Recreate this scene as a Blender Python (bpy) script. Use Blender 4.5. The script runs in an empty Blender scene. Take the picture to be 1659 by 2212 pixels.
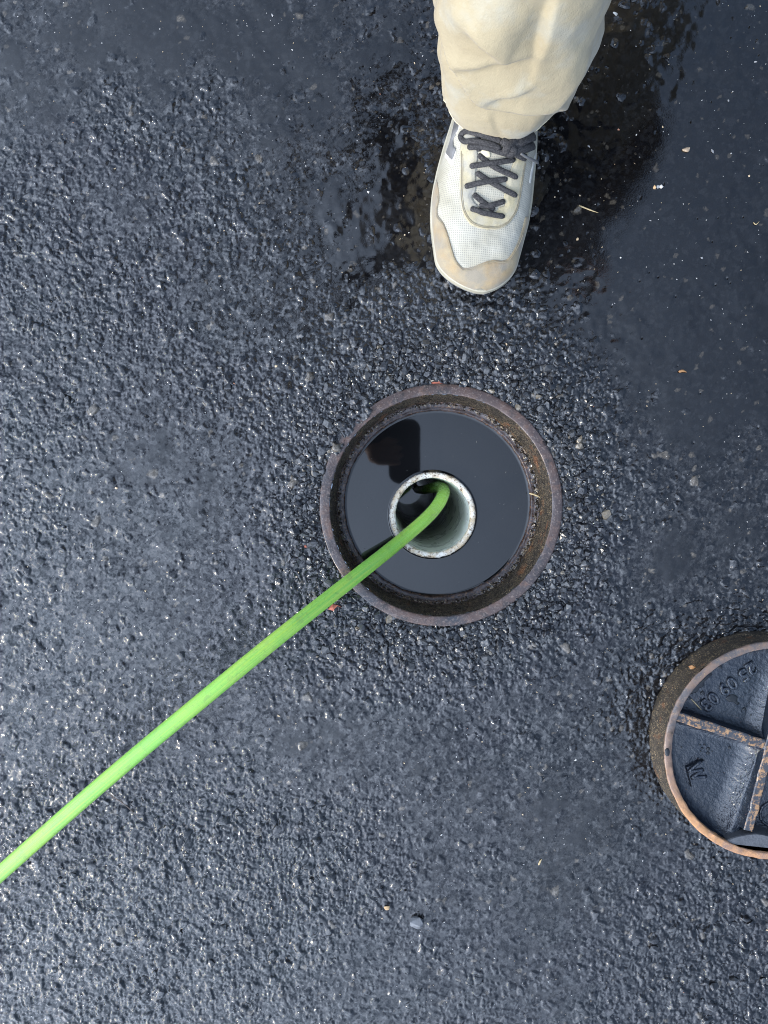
import bpy, bmesh, math, random
import numpy as np
from mathutils import Vector, Matrix, noise as mnoise
from mathutils.bvhtree import BVHTree

random.seed(7)
RNG = np.random.default_rng(7)
scene = bpy.context.scene
COL = scene.collection
R = math.radians

# ------------------------------------------------------------------ camera
# The world origin is the point on the pavement right below the lens.
CAM_H = 0.92
FOC, UW, UH = 1600.0, 1659.0, 2212.0
_down = Vector((18.5, 79.0, -FOC)).normalized()
CAM_Q = _down.rotation_difference(Vector((0, 0, -1)))
CAM_M = np.array(CAM_Q.to_matrix())
cam_d = bpy.data.cameras.new('camera')
cam_d.sensor_fit = 'VERTICAL'; cam_d.sensor_height = 36.0
cam_d.lens = FOC / UH * 36.0
cam_d.clip_start = 0.002; cam_d.clip_end = 500.0
cam = bpy.data.objects.new('camera', cam_d); COL.objects.link(cam)
cam.location = (0, 0, CAM_H)
cam.rotation_mode = 'QUATERNION'; cam.rotation_quaternion = CAM_Q
scene.camera = cam

# ------------------------------------------------------------------ sky and sun
SUN_AZ = Vector((-0.86, -0.51, 0)).normalized()
SUN_EL = R(24)
world = bpy.data.worlds.new('World'); scene.world = world; world.use_nodes = True
wn, wl = world.node_tree.nodes, world.node_tree.links
bg = wn['Background']; bg.inputs['Strength'].default_value = 0.1
sky = wn.new('ShaderNodeTexSky'); sky.sky_type = 'NISHITA'; sky.sun_disc = False
sky.sun_elevation = SUN_EL; sky.sun_rotation = math.atan2(SUN_AZ.x, SUN_AZ.y)
sky.dust_density = 6.0; sky.air_density = 1.6
tc = wn.new('ShaderNodeTexCoord')
cn = wn.new('ShaderNodeTexNoise'); cn.inputs['Scale'].default_value = 1.7
cn.inputs['Detail'].default_value = 5; cn.inputs['Roughness'].default_value = 0.5
wl.new(tc.outputs['Generated'], cn.inputs['Vector'])
cr = wn.new('ShaderNodeMapRange')
cr.inputs['From Min'].default_value = 0.3; cr.inputs['From Max'].default_value = 0.7
cr.inputs['To Min'].default_value = 0.55; cr.inputs['To Max'].default_value = 0.85
wl.new(cn.outputs['Fac'], cr.inputs['Value'])
cm = wn.new('ShaderNodeMix'); cm.data_type = 'RGBA'
# thin bright cloud veil, scattering sunlight forward so that it glows round the low sun
dt = wn.new('ShaderNodeVectorMath'); dt.operation = 'DOT_PRODUCT'
nv_ = wn.new('ShaderNodeVectorMath'); nv_.operation = 'NORMALIZE'; wl.new(tc.outputs['Generated'], nv_.inputs[0])
_sd = SUN_AZ * math.cos(SUN_EL) + Vector((0, 0, math.sin(SUN_EL)))
dt.inputs[1].default_value = _sd; wl.new(nv_.outputs[0], dt.inputs[0])
m1 = wn.new('ShaderNodeMath'); m1.operation = 'MULTIPLY_ADD'; m1.inputs[1].default_value = .5; m1.inputs[2].default_value = .5
wl.new(dt.outputs['Value'], m1.inputs[0])
m2 = wn.new('ShaderNodeMath'); m2.operation = 'POWER'; m2.inputs[1].default_value = 3.9; wl.new(m1.outputs[0], m2.inputs[0])
vm = wn.new('ShaderNodeMix'); vm.data_type = 'RGBA'; wl.new(m2.outputs[0], vm.inputs[0])
vm.inputs[6].default_value = (3.9, 5.8, 9.6, 1); vm.inputs[7].default_value = (58.0, 69.0, 88.0, 1)
wl.new(vm.outputs[2], cm.inputs[7])
wl.new(cr.outputs['Result'], cm.inputs[0]); wl.new(sky.outputs[0], cm.inputs[6])
wl.new(cm.outputs[2], bg.inputs['Color'])

sun_d = bpy.data.lights.new('sun', 'SUN'); sun_d.energy = 2.2; sun_d.angle = R(0.8)
sun_d.color = (1.0, 0.88, 0.68)
sun = bpy.data.objects.new('sun', sun_d); COL.objects.link(sun)
sun_dir = SUN_AZ * math.cos(SUN_EL) + Vector((0, 0, math.sin(SUN_EL)))
sun.rotation_euler = sun_dir.to_track_quat('Z', 'Y').to_euler()
sun.location = sun_dir * 20

scene.view_settings.view_transform = 'Standard'
scene.view_settings.look = 'None'
scene.view_settings.exposure = 0.0
scene.view_settings.gamma = 1.0
scene.render.engine = 'CYCLES'
scene.cycles.max_bounces = 8
scene.cycles.use_denoising = True
scene.cycles.denoising_prefilter = 'NONE'
scene.cycles.filter_width = 1.05

# ------------------------------------------------------------------ helpers
def P(u, v, z=0.0):
    """Point at height z that the photo shows at (u, v) of a 1659 x 2212 frame."""
    r = CAM_Q @ Vector((u - UW / 2, UH / 2 - v, -FOC))
    t = (z - CAM_H) / r.z
    return Vector((r.x * t, r.y * t, z))

def proj(pts):
    d = (np.asarray(pts, float) - np.array([0, 0, CAM_H])) @ CAM_M
    k = FOC / -d[:, 2]
    return np.stack([UW / 2 + d[:, 0] * k, UH / 2 - d[:, 1] * k], 1)

def C1(x, y):
    """shoe study frame -> photo frame"""
    return (x * .3255 + 864.0, y * .3255)

def link(o, parent=None):
    COL.objects.link(o)
    if parent is not None:
        o.parent = parent
        o.matrix_parent_inverse = parent.matrix_basis.inverted()
    return o

def tag(o, label=None, cat=None, group=None, kind=None):
    if label: o['label'] = label
    if cat: o['category'] = cat
    if group: o['group'] = group
    if kind: o['kind'] = kind
    return o

def empty(name, loc, label, cat, group=None):
    o = bpy.data.objects.new(name, None); o.location = loc; o.empty_display_size = .05
    COL.objects.link(o)
    return tag(o, label, cat, group)

def mesh_obj(name, verts, faces, mat, parent=None, smooth=True):
    me = bpy.data.meshes.new(name)
    me.from_pydata([tuple(map(float, v)) for v in verts], [], [tuple(map(int, f)) for f in faces])
    if smooth: me.polygons.foreach_set('use_smooth', [True] * len(me.polygons))
    me.update()
    if mat: me.materials.append(mat)
    return link(bpy.data.objects.new(name, me), parent)

def bm_obj(name, bm, mat, parent=None, smooth=True):
    bmesh.ops.recalc_face_normals(bm, faces=bm.faces[:])
    me = bpy.data.meshes.new(name); bm.to_mesh(me); bm.free()
    if smooth: me.polygons.foreach_set('use_smooth', [True] * len(me.polygons))
    if mat: me.materials.append(mat)
    return link(bpy.data.objects.new(name, me), parent)

def big_mesh(name, V, F, mat, attrs=None, parent=None, smooth=True):
    """V (n,3), F (m,4) or (m,3) numpy arrays; attrs name -> (n,) or (n,3)"""
    me = bpy.data.meshes.new(name)
    n, (m, k) = len(V), F.shape
    me.vertices.add(n); me.vertices.foreach_set('co', np.ascontiguousarray(V, np.float32).ravel())
    me.loops.add(m * k); me.loops.foreach_set('vertex_index', np.ascontiguousarray(F, np.int32).ravel())
    me.polygons.add(m)
    me.polygons.foreach_set('loop_start', np.arange(0, m * k, k, dtype=np.int32))
    me.polygons.foreach_set('use_smooth', np.full(m, smooth))
    me.update(calc_edges=True)
    for a, val in (attrs or {}).items():
        if val.ndim == 1:
            at = me.attributes.new(a, 'FLOAT', 'POINT'); at.data.foreach_set('value', val.astype(np.float32))
        else:
            at = me.attributes.new(a, 'FLOAT_VECTOR', 'POINT')
            at.data.foreach_set('vector', np.ascontiguousarray(val, np.float32).ravel())
    me.materials.append(mat)
    return link(bpy.data.objects.new(name, me), parent)

def spline_pts(pts, n):
    """Catmull-Rom through pts"""
    p = np.asarray(pts, float)
    p = np.vstack([2 * p[0] - p[1], p, 2 * p[-1] - p[-2]])
    out = []
    seg = len(p) - 3
    for t in np.linspace(0, seg, n):
        i = min(int(t), seg - 1); f = t - i
        a, b, c, d = p[i], p[i + 1], p[i + 2], p[i + 3]
        out.append(.5 * ((2 * b) + (c - a) * f + (2 * a - 5 * b + 4 * c - d) * f ** 2 + (-a + 3 * b - 3 * c + d) * f ** 3))
    return np.array(out)

def tube(pts, rad, seg=12, up=None, flat=1.0, caps=True):
    """verts, faces of a swept tube; rad scalar or per point; flat squashes along the frame's normal"""
    pts = np.asarray(pts, float); n = len(pts)
    rad = np.full(n, rad) if np.isscalar(rad) else np.asarray(rad, float)
    T = np.gradient(pts, axis=0); T /= np.linalg.norm(T, axis=1)[:, None] + 1e-12
    ref = np.array(up if up is not None else [0, 0, 1.0])
    V = []; prev = None
    for i in range(n):
        s = np.cross(T[i], ref if prev is None or up is not None else prev)
        if np.linalg.norm(s) < 1e-4: s = np.cross(T[i], [0, 1.0, .01])
        s /= np.linalg.norm(s)
        nn = np.cross(s, T[i]); prev = nn
        for k in range(seg):
            a = 2 * math.pi * k / seg
            V.append(pts[i] + rad[i] * (math.cos(a) * s + math.sin(a) * nn * flat))
    Fs = []
    for i in range(n - 1):
        for k in range(seg):
            k2 = (k + 1) % seg
            Fs.append((i * seg + k, i * seg + k2, (i + 1) * seg + k2, (i + 1) * seg + k))
    if caps:
        Fs.append(tuple(range(seg))[::-1]); Fs.append(tuple((n - 1) * seg + k for k in range(seg)))
    return V, Fs

# value noise on numpy arrays
def _hash(i, j, s):
    h = (i.astype(np.int64) * 374761393 + j.astype(np.int64) * 668265263 + s * 1442695041) & 0xFFFFFFFF
    h = ((h ^ (h >> 13)) * 1274126177) & 0xFFFFFFFF
    h = ((h ^ (h >> 16)) * 2246822519) & 0xFFFFFFFF
    return ((h ^ (h >> 15)) & 0xFFFFFF) / float(0x1000000)

def vnoise(x, y, s):
    i, j = np.floor(x), np.floor(y); fx, fy = x - i, y - j
    fx = fx * fx * fx * (fx * (fx * 6 - 15) + 10); fy = fy * fy * fy * (fy * (fy * 6 - 15) + 10)
    i = i.astype(np.int64); j = j.astype(np.int64)
    a, b = _hash(i, j, s), _hash(i + 1, j, s); c, d = _hash(i, j + 1, s), _hash(i + 1, j + 1, s)
    return (a * (1 - fx) + b * fx) * (1 - fy) + (c * (1 - fx) + d * fx) * fy

def fbm(x, y, s, o=3):
    t = 0; a = 1; w = 0
    for k in range(o):
        t = t + a * vnoise(x * 2 ** k, y * 2 ** k, s + k); w += a; a *= .5
    return t / w

def sstep(a, b, x):
    t = np.clip((x - a) / (b - a), 0, 1); return t * t * (3 - 2 * t)

def smax(a, b, k):
    h = np.clip(.5 + .5 * (a - b) / k, 0, 1)
    return b * (1 - h) + a * h + k * h * (1 - h)

# ------------------------------------------------------------------ node material helper
class Mat:
    def __init__(self, name, base=(.5, .5, .5), rough=.5, ior=1.5, metal=0.0):
        self.m = bpy.data.materials.new(name); self.m.use_nodes = True
        self.nt = self.m.node_tree; self.N = self.nt.nodes; self.L = self.nt.links
        self.b = self.N['Principled BSDF']
        self.b.inputs['Base Color'].default_value = (*base, 1)
        self.b.inputs['Roughness'].default_value = rough
        self.b.inputs['IOR'].default_value = ior
        self.b.inputs['Metallic'].default_value = metal
    def n(self, t, **kw):
        x = self.N.new(t)
        for k, v in kw.items():
            if k in x.inputs: x.inputs[k].default_value = v
            else: setattr(x, k, v)
        return x
    def lk(self, a, b): self.L.new(a, b)
    def pos(self, scale=(1, 1, 1)):
        c = self.n('ShaderNodeTexCoord'); mp = self.n('ShaderNodeMapping'); mp.inputs['Scale'].default_value = scale
        self.lk(c.outputs['Object'], mp.inputs['Vector']); return mp.outputs['Vector']
    def noise(self, scale, detail=4, rough=.55, vec=None, dist=0.0):
        x = self.n('ShaderNodeTexNoise'); x.inputs['Scale'].default_value = scale
        x.inputs['Detail'].default_value = detail; x.inputs['Roughness'].default_value = rough
        x.inputs['Distortion'].default_value = dist
        self.lk(vec or self.pos(), x.inputs['Vector']); return x.outputs['Fac']
    def voro(self, scale, out='Distance', vec=None, feature='F1'):
        x = self.n('ShaderNodeTexVoronoi'); x.feature = feature; x.inputs['Scale'].default_value = scale
        self.lk(vec or self.pos(), x.inputs['Vector']); return x.outputs[out]
    def attr(self, name, out='Fac'):
        x = self.n('ShaderNodeAttribute'); x.attribute_name = name; return x.outputs[out]
    def rng(self, v, a, b, c=0.0, d=1.0, smooth=False):
        x = self.n('ShaderNodeMapRange')
        if smooth: x.interpolation_type = 'SMOOTHSTEP'
        for k, q in zip(('From Min', 'From Max', 'To Min', 'To Max'), (a, b, c, d)): x.inputs[k].default_value = q
        self.lk(v, x.inputs['Value']); return x.outputs['Result']
    def math(self, op, a, b=None):
        x = self.n('ShaderNodeMath'); x.operation = op
        for i, q in enumerate((a, b)):
            if q is None: continue
            if isinstance(q, (int, float)): x.inputs[i].default_value = q
            else: self.lk(q, x.inputs[i])
        return x.outputs[0]
    def mix(self, fac, a, b):
        x = self.n('ShaderNodeMix'); x.data_type = 'RGBA'
        for i, q in ((0, fac), (6, a), (7, b)):
            if isinstance(q, (int, float)): x.inputs[i].default_value = q
            elif isinstance(q, tuple): x.inputs[i].default_value = (*q, 1)
            else: self.lk(q, x.inputs[i])
        return x.outputs[2]
    def color(self, s): self.lk(s, self.b.inputs['Base Color'])
    def roughness(self, s): self.lk(s, self.b.inputs['Roughness'])
    def facets(self, nrm_, layers, gate=None):
        '''tilts the normal of every little crystal face by its own amount'''
        cur = nrm_
        for sc, k in layers:
            c = self.voro(sc, 'Color')
            a = self.n('ShaderNodeVectorMath'); a.operation = 'SUBTRACT'; self.lk(c, a.inputs[0]); a.inputs[1].default_value = (.5, .5, .5)
            b = self.n('ShaderNodeVectorMath'); b.operation = 'SCALE'; self.lk(a.outputs[0], b.inputs[0])
            if gate is None: b.inputs['Scale'].default_value = k
            else: self.lk(self.math('MULTIPLY', gate, k), b.inputs['Scale'])
            d = self.n('ShaderNodeVectorMath'); d.operation = 'ADD'; self.lk(cur, d.inputs[0]); self.lk(b.outputs[0], d.inputs[1])
            cur = d.outputs[0]
        e = self.n('ShaderNodeVectorMath'); e.operation = 'NORMALIZE'; self.lk(cur, e.inputs[0])
        self.lk(e.outputs[0], self.b.inputs['Normal'])
    def bump(self, h, strength=.5, dist=.001, prev=None):
        x = self.n('ShaderNodeBump'); x.inputs['Strength'].default_value = strength if not hasattr(strength, 'node') else 1
        if hasattr(strength, 'node'): self.lk(strength, x.inputs['Strength'])
        x.inputs['Distance'].default_value = dist
        self.lk(h, x.inputs['Height'])
        if prev is not None: self.lk(prev, x.inputs['Normal'])
        self.lk(x.outputs['Normal'], self.b.inputs['Normal']); return x.outputs['Normal']

# ---- asphalt
def mat_asphalt():
    m = Mat('wet_asphalt', (.02, .02, .02), .2, 1.60)
    col = m.attr('stone_colour', 'Vector'); film = m.attr('film'); far = m.attr('open_ground')
    fine = m.noise(900, 3, .6)
    cell = m.voro(160, 'Distance')
    farcol = m.mix(m.rng(m.voro(140, 'Color'), .2, .9), (.014, .014, .015), (.035, .034, .033))
    c0 = m.mix(far, col, farcol)
    m.color(m.mix(m.rng(fine, .35, .7, 0, .45), c0, (.006, .006, .007)))
    rr = m.rng(m.noise(300, 3), .3, .7, .035, .12)
    m.roughness(m.math('ADD', m.math('MULTIPLY', rr, m.math('SUBTRACT', 1.0, film)), m.math('MULTIPLY', film, .03)))
    n1 = m.bump(m.math('ADD', cell, m.math('MULTIPLY', m.voro(310, 'Distance'), .5)), m.math('MULTIPLY', far, .32), .003)
    grain = m.math('ADD', fine, m.math('MULTIPLY', m.noise(420, 2), 1.2))
    dry = m.math('SUBTRACT', 1.0, film)
    n2 = m.bump(grain, m.math('ADD', m.math('MULTIPLY', dry, .22), .05), .0007, n1)
    m.facets(n2, ((460, .20), (230, .28), (125, .20)), dry)
    return m.m

def mat_stone():
    m = Mat('wet_aggregate', (.03, .03, .03), .25, 1.62)
    col = m.attr('stone_colour', 'Vector')
    g = m.noise(500, 4, .6)
    m.color(m.mix(m.rng(g, .4, .7, 0, .5), col, (.015, .015, .015)))
    m.roughness(m.rng(m.noise(250, 2), .3, .7, .07, .25))
    n = m.bump(m.noise(700, 3, .6), .4, .0006)
    m.facets(n, ((430, .25),))
    return m.m

def mat_grit():
    m = Mat('pale_grit', (.5, .45, .38), .5)
    m.color(m.attr('stone_colour', 'Vector')); return m.m

def simple(name, base, rough=.5, ior=1.5, var=.25, scale=60, bump=0.0, bscale=400, bdist=.0006, metal=0.0):
    m = Mat(name, base, rough, ior, metal)
    dark = tuple(c * (1 - var) for c in base)
    m.color(m.mix(m.rng(m.noise(scale, 5, .6), .3, .7), base, dark))
    if bump: m.bump(m.noise(bscale, 4, .6), bump, bdist)
    return m.m

def mat_rim():
    m = Mat('worn_iron_rim', (.1, .08, .08), .3, 1.55)
    pol = m.pos()
    big = m.noise(14, 5, .6); mid = m.noise(70, 5, .65); fn = m.noise(500, 3, .6)
    c = m.mix(m.rng(big, .36, .62), (.080, .048, .037), (.028, .028, .033))
    c = m.mix(m.rng(mid, .52, .66), c, (.100, .055, .038))
    c = m.mix(m.rng(m.noise(45, 6, .7), .54, .62, 0, .85), c, (.022, .018, .017))
    c = m.mix(m.rng(fn, .55, .66, 0, .7), c, (.17, .13, .11))
    m.color(c); m.roughness(m.rng(mid, .35, .65, .12, .34))
    m.bump(m.math('ADD', fn, m.math('MULTIPLY', mid, 2.0)), .35, .0008)
    return m.m

def mat_wall(wet=.35, gold=.5):
    m = Mat('rusty_iron_wall', (.06, .045, .03), .35, 1.5)
    a = m.noise(55, 6, .7); b = m.noise(520, 5, .75); c = m.noise(30, 5, .65)
    k = m.mix(m.rng(a, .36, .64), (.007, .0055, .004), (.042, .031, .020))
    k = m.mix(m.rng(b, .54, .63, 0, .9 * gold + .1), k, (.24, .18, .105))
    k = m.mix(m.rng(c, .58, .70, 0, .75), k, (.21, .080, .028))
    sp = m.math('MULTIPLY', m.rng(m.voro(480), .20, .30, 1, 0), m.rng(m.noise(70, 3), .47, .55))
    k = m.mix(m.math('MULTIPLY', sp, .35 + .6 * gold), k, (.42, .31, .17))
    m.color(k); m.roughness(m.rng(b, .3, .7, wet - .1, wet + .2))
    n = m.bump(a, .8, .004); m.bump(b, 1.0, .0018, n)
    return m.m

def mat_ledge():
    m = Mat('wet_iron_ledge', (.04, .03, .028), .1, 1.5)
    a = m.noise(60, 5, .65); b = m.noise(300, 4, .6)
    k = m.mix(m.rng(a, .42, .60), (.060, .046, .046), (.022, .010, .006))
    k = m.mix(m.rng(b, .55, .64, 0, .8), k, (.16, .085, .045))
    m.color(k); m.roughness(m.rng(a, .45, .6, .05, .3))
    m.bump(m.math('ADD', m.math('MULTIPLY', a, 2.0), b), .35, .0012)
    return m.m

def mat_pipe_rim():
    m = Mat('stained_plastic_rim', (.75, .72, .64), .4)
    a = m.noise(60, 5, .65); b = m.noise(380, 4, .7); c = m.noise(150, 3, .6)
    k = m.mix(m.rng(a, .42, .60, 0, .85), (.76, .72, .62), (.52, .39, .22))
    k = m.mix(m.rng(b, .555, .62), k, (.20, .11, .05))
    k = m.mix(m.rng(c, .58, .64, 0, .9), k, (.10, .065, .04))
    m.color(k); m.bump(b, .4, .0008); return m.m

def mat_pipe_in():
    m = Mat('slimy_pipe_bore', (.35, .40, .34), .3)
    a = m.noise(30, 5, .6); v = m.voro(150); st = m.noise(40, 5, .6, m.pos((1, 1, .25)))
    k = m.mix(m.rng(a, .35, .65), (.86, .87, .81), (.74, .76, .68))
    k = m.mix(m.rng(st, .5, .75, 0, .4), k, (.50, .52, .43))
    spots = m.math('MULTIPLY', m.rng(v, .16, .26, 1, 0), m.rng(m.noise(55, 2), .48, .56))
    k = m.mix(spots, k, (.80, .83, .76))
    m.color(k); m.roughness(m.rng(a, .3, .7, .18, .45)); m.bump(v, .25, .001); return m.m

def mat_hose():
    m = Mat('lime_green_hose', (.25, .66, .09), .38, 1.5)
    a = m.noise(18, 5, .6); b = m.noise(260, 4, .7)
    uv = m.attr('hose_run', 'Vector'); mp = m.n('ShaderNodeMapping'); mp.inputs['Scale'].default_value = (2.2, 5.0, 1); m.lk(uv, mp.inputs['Vector'])
    st = m.noise(3.0, 5, .6, mp.outputs['Vector'])
    k = m.mix(m.rng(a, .35, .7), (.245, .560, .090), (.345, .585, .085))
    k = m.mix(m.rng(st, .50, .62, 0, .75), k, (.42, .62, .085))
    k = m.mix(m.rng(st, .46, .36, 0, .5), k, (.17, .46, .06))
    k = m.mix(m.rng(b, .57, .66, 0, .55), k, (.15, .34, .06))
    k = m.mix(m.math('MULTIPLY', m.rng(m.noise(60, 5, .7), .56, .64), .35), k, (.20, .27, .09))
    k = m.mix(m.rng(m.noise(9, 3), .62, .72, 0, .35), k, (.42, .62, .10))
    m.color(k); m.roughness(m.rng(b, .3, .7, .20, .34)); m.bump(b, .12, .0006); return m.m

def mat_cover_paint():
    m = Mat('wet_black_paint', (.010, .014, .022), .16, 1.66)
    a = m.noise(150, 4, .55); b = m.noise(520, 3, .6)
    k = m.mix(m.rng(m.noise(120, 5, .7), .66, .74, 0, .8), (.010, .014, .022), (.16, .07, .03))
    m.color(k); m.roughness(m.rng(a, .3, .7, .04, .10))
    n = m.bump(a, .65, .0030); m.bump(b, .45, .0010, n); return m.m

def mat_cover_rim():
    m = Mat('rusty_cover_rim', (.2, .12, .07), .35, 1.5)
    # wet and grey on one arc of the ring, bare orange rust on the other
    big = m.noise(7, 4, .55); md = m.noise(70, 5, .65); fn = m.noise(420, 4, .65)
    g = m.n('ShaderNodeTexCoord'); s = m.n('ShaderNodeSeparateXYZ'); m.lk(g.outputs['Object'], s.inputs[0])
    arc = m.rng(m.math('ADD', m.math('MULTIPLY', s.outputs['Y'], -5.0), m.math('MULTIPLY', big, 1.2)), .35, .95)
    wet = m.mix(m.rng(md, .40, .6), (.095, .082, .078), (.19, .125, .090))
    wet = m.mix(m.rng(fn, .60, .7, 0, .8), wet, (.32, .21, .10))
    rust = m.mix(m.rng(md, .42, .62), (.40, .20, .085), (.22, .13, .09))
    rust = m.mix(m.rng(fn, .58, .7, 0, .7), rust, (.45, .27, .12))
    m.color(m.mix(arc, wet, rust))
    m.roughness(m.rng(arc, 0, 1, .2, .55)); m.bump(m.math('ADD', md, fn), .5, .0012); return m.m

def mat_trousers():
    m = Mat('khaki_cotton', (.6, .5, .34), .85, 1.4)
    m.b.inputs['Sheen Weight'].default_value = .15
    a = m.noise(10, 5, .6, dist=.4); b = m.noise(38, 5, .65); st = m.noise(16, 4, .6)
    k = m.mix(m.rng(a, .38, .64), (.385, .322, .205), (.315, .256, .158))
    k = m.mix(m.rng(st, .52, .66, 0, .75), k, (.365, .34, .265))
    k = m.mix(m.rng(b, .58, .74, 0, .5), k, (.30, .235, .135))
    m.color(k)
    n = m.bump(b, .35, .004); n = m.bump(m.noise(130, 4, .6), .3, .0015, n)
    m.bump(m.noise(1100, 2, .5, m.pos((1, 1, .45))), .35, .0006, n); return m.m

def mat_knit():
    m = Mat('perforated_knit', (.72, .71, .68), .75)
    v = m.n('ShaderNodeTexVoronoi'); v.inputs['Scale'].default_value = 420; v.inputs['Randomness'].default_value = .12
    m.lk(m.attr('weave', 'Vector'), v.inputs['Vector'])
    hole = m.rng(v.outputs['Distance'], .22, .36, 1, 0)
    k = m.mix(m.rng(m.noise(25, 4), .4, .68), (.44, .412, .335), (.345, .315, .235))
    m.color(m.mix(m.math('MULTIPLY', hole, .62), k, (.16, .155, .14)))
    m.bump(hole, -.6, .001); return m.m

def mat_suede(name, c1, c2, c3):
    m = Mat(name, c1, .9)
    m.b.inputs['Sheen Weight'].default_value = .2
    a = m.noise(26, 5, .65); b = m.noise(900, 3, .7); c = m.noise(38, 4, .6)
    k = m.mix(m.rng(a, .42, .58), c1, c2)
    k = m.mix(m.rng(c, .44, .64, 0, .6), k, c3)
    k = m.mix(m.rng(b, .5, .75, 0, .4), k, tuple(x * .55 for x in c2))
    m.color(k); m.bump(b, .5, .0006); return m.m

def mat_lace():
    m = Mat('charcoal_lace', (.035, .033, .032), .85)
    v = m.voro(650); m.color(m.mix(m.rng(v, .2, .7), (.060, .056, .055), (.016, .015, .016)))
    m.bump(v, -.8, .0012); return m.m

M_ASPH, M_STONE, M_GRIT = mat_asphalt(), mat_stone(), mat_grit()
M_RIM, M_WALL, M_LEDGE = mat_rim(), mat_wall(.24, .7), mat_ledge()
M_PRIM, M_PIN = mat_pipe_rim(), mat_pipe_in()
M_HOSE = mat_hose()
M_CPAINT, M_CRIM, M_CWALL = mat_cover_paint(), mat_cover_rim(), mat_wall(.5, 1.0)
M_TROU, M_KNIT, M_LACE = mat_trousers(), mat_knit(), mat_lace()
M_SUEDE = mat_suede('tan_suede', (.34, .27, .165), (.25, .215, .16), (.31, .205, .09))
M_EYE = mat_suede('cream_suede', (.42, .375, .265), (.31, .295, .255), (.40, .33, .17))
M_SOLE = simple('cream_rubber', (.45, .415, .315), .6, var=.35, scale=45, bump=.2)
M_TIP = simple('grey_rubber', (.22, .22, .21), .6, var=.4, scale=80, bump=.2)
M_LOGO = simple('grey_reflective_patch', (.17, .165, .16), .3, var=.4, scale=40, bump=.1)
M_LOGOE = simple('pale_patch_edge', (.66, .63, .56), .5)
M_STITCH = simple('tan_thread', (.34, .285, .19), .8)
M_TAB = simple('cream_webbing', (.72, .64, .44), .8, bump=.4, bscale=900)
M_JACK = simple('black_jacket', (.018, .017, .017), .75, bump=.3, bscale=120, bdist=.004)
M_SKIN = simple('skin', (.50, .30, .22), .5, var=.18, scale=40)
M_HAIR = simple('dark_hair', (.03, .02, .015), .55, bump=.7, bscale=300, bdist=.004)
M_PHONE = simple('black_phone', (.012, .012, .013), .2)
M_WATER = Mat('dark_water', (.0070, .0070, .0075), .03, 1.6)
_wn = M_WATER.noise(26, 2, .4); M_WATER.bump(_wn, .012, .002)
M_WATER = M_WATER.m
M_DROP = Mat('water_bead', (.012, .013, .015), .02, 1.5).m

# ------------------------------------------------------------------ the pavement
RC = P(952, 1093, 0)                     # centre of the manhole frame
RING_R = .1505
CC = P(1631, 1590, 0)                    # centre of the lifted cover
COV_R, COV_H = .1335, .0515

def worley(x, y, s, seed):
    gx, gy = x / s, y / s
    i, j = np.floor(gx).astype(np.int64), np.floor(gy).astype(np.int64)
    f1 = np.full(x.shape, 9.0); f2 = np.full(x.shape, 9.0)
    bi, bj = i.copy(), j.copy(); bx, by = np.zeros_like(x), np.zeros_like(y)
    for di in (-1, 0, 1):
        for dj in (-1, 0, 1):
            ci, cj = i + di, j + dj
            px = ci + .1 + .8 * _hash(ci, cj, seed); py = cj + .1 + .8 * _hash(ci, cj, seed + 1)
            el = .75 + .5 * _hash(ci, cj, seed + 7)
            an = 6.283 * _hash(ci, cj, seed + 8); ca, sa = np.cos(an), np.sin(an)
            dx, dy = gx - px, gy - py
            d = np.hypot((dx * ca + dy * sa) * el, (-dx * sa + dy * ca) / el)
            near = d < f1
            f2 = np.where(near, f1, np.minimum(f2, d)); f1 = np.where(near, d, f1)
            bi = np.where(near, ci, bi); bj = np.where(near, cj, bj)
            bx = np.where(near, dx, bx); by = np.where(near, dy, by)
    return f1, f2, bi, bj, bx, by

def gauss(U, V, u, v, su, sv, rot=0.0):
    c, s = math.cos(R(rot)), math.sin(R(rot))
    a, b = (U - u) * c + (V - v) * s, -(U - u) * s + (V - v) * c
    return np.exp(-.5 * ((a / su) ** 2 + (b / sv) ** 2))

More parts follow.
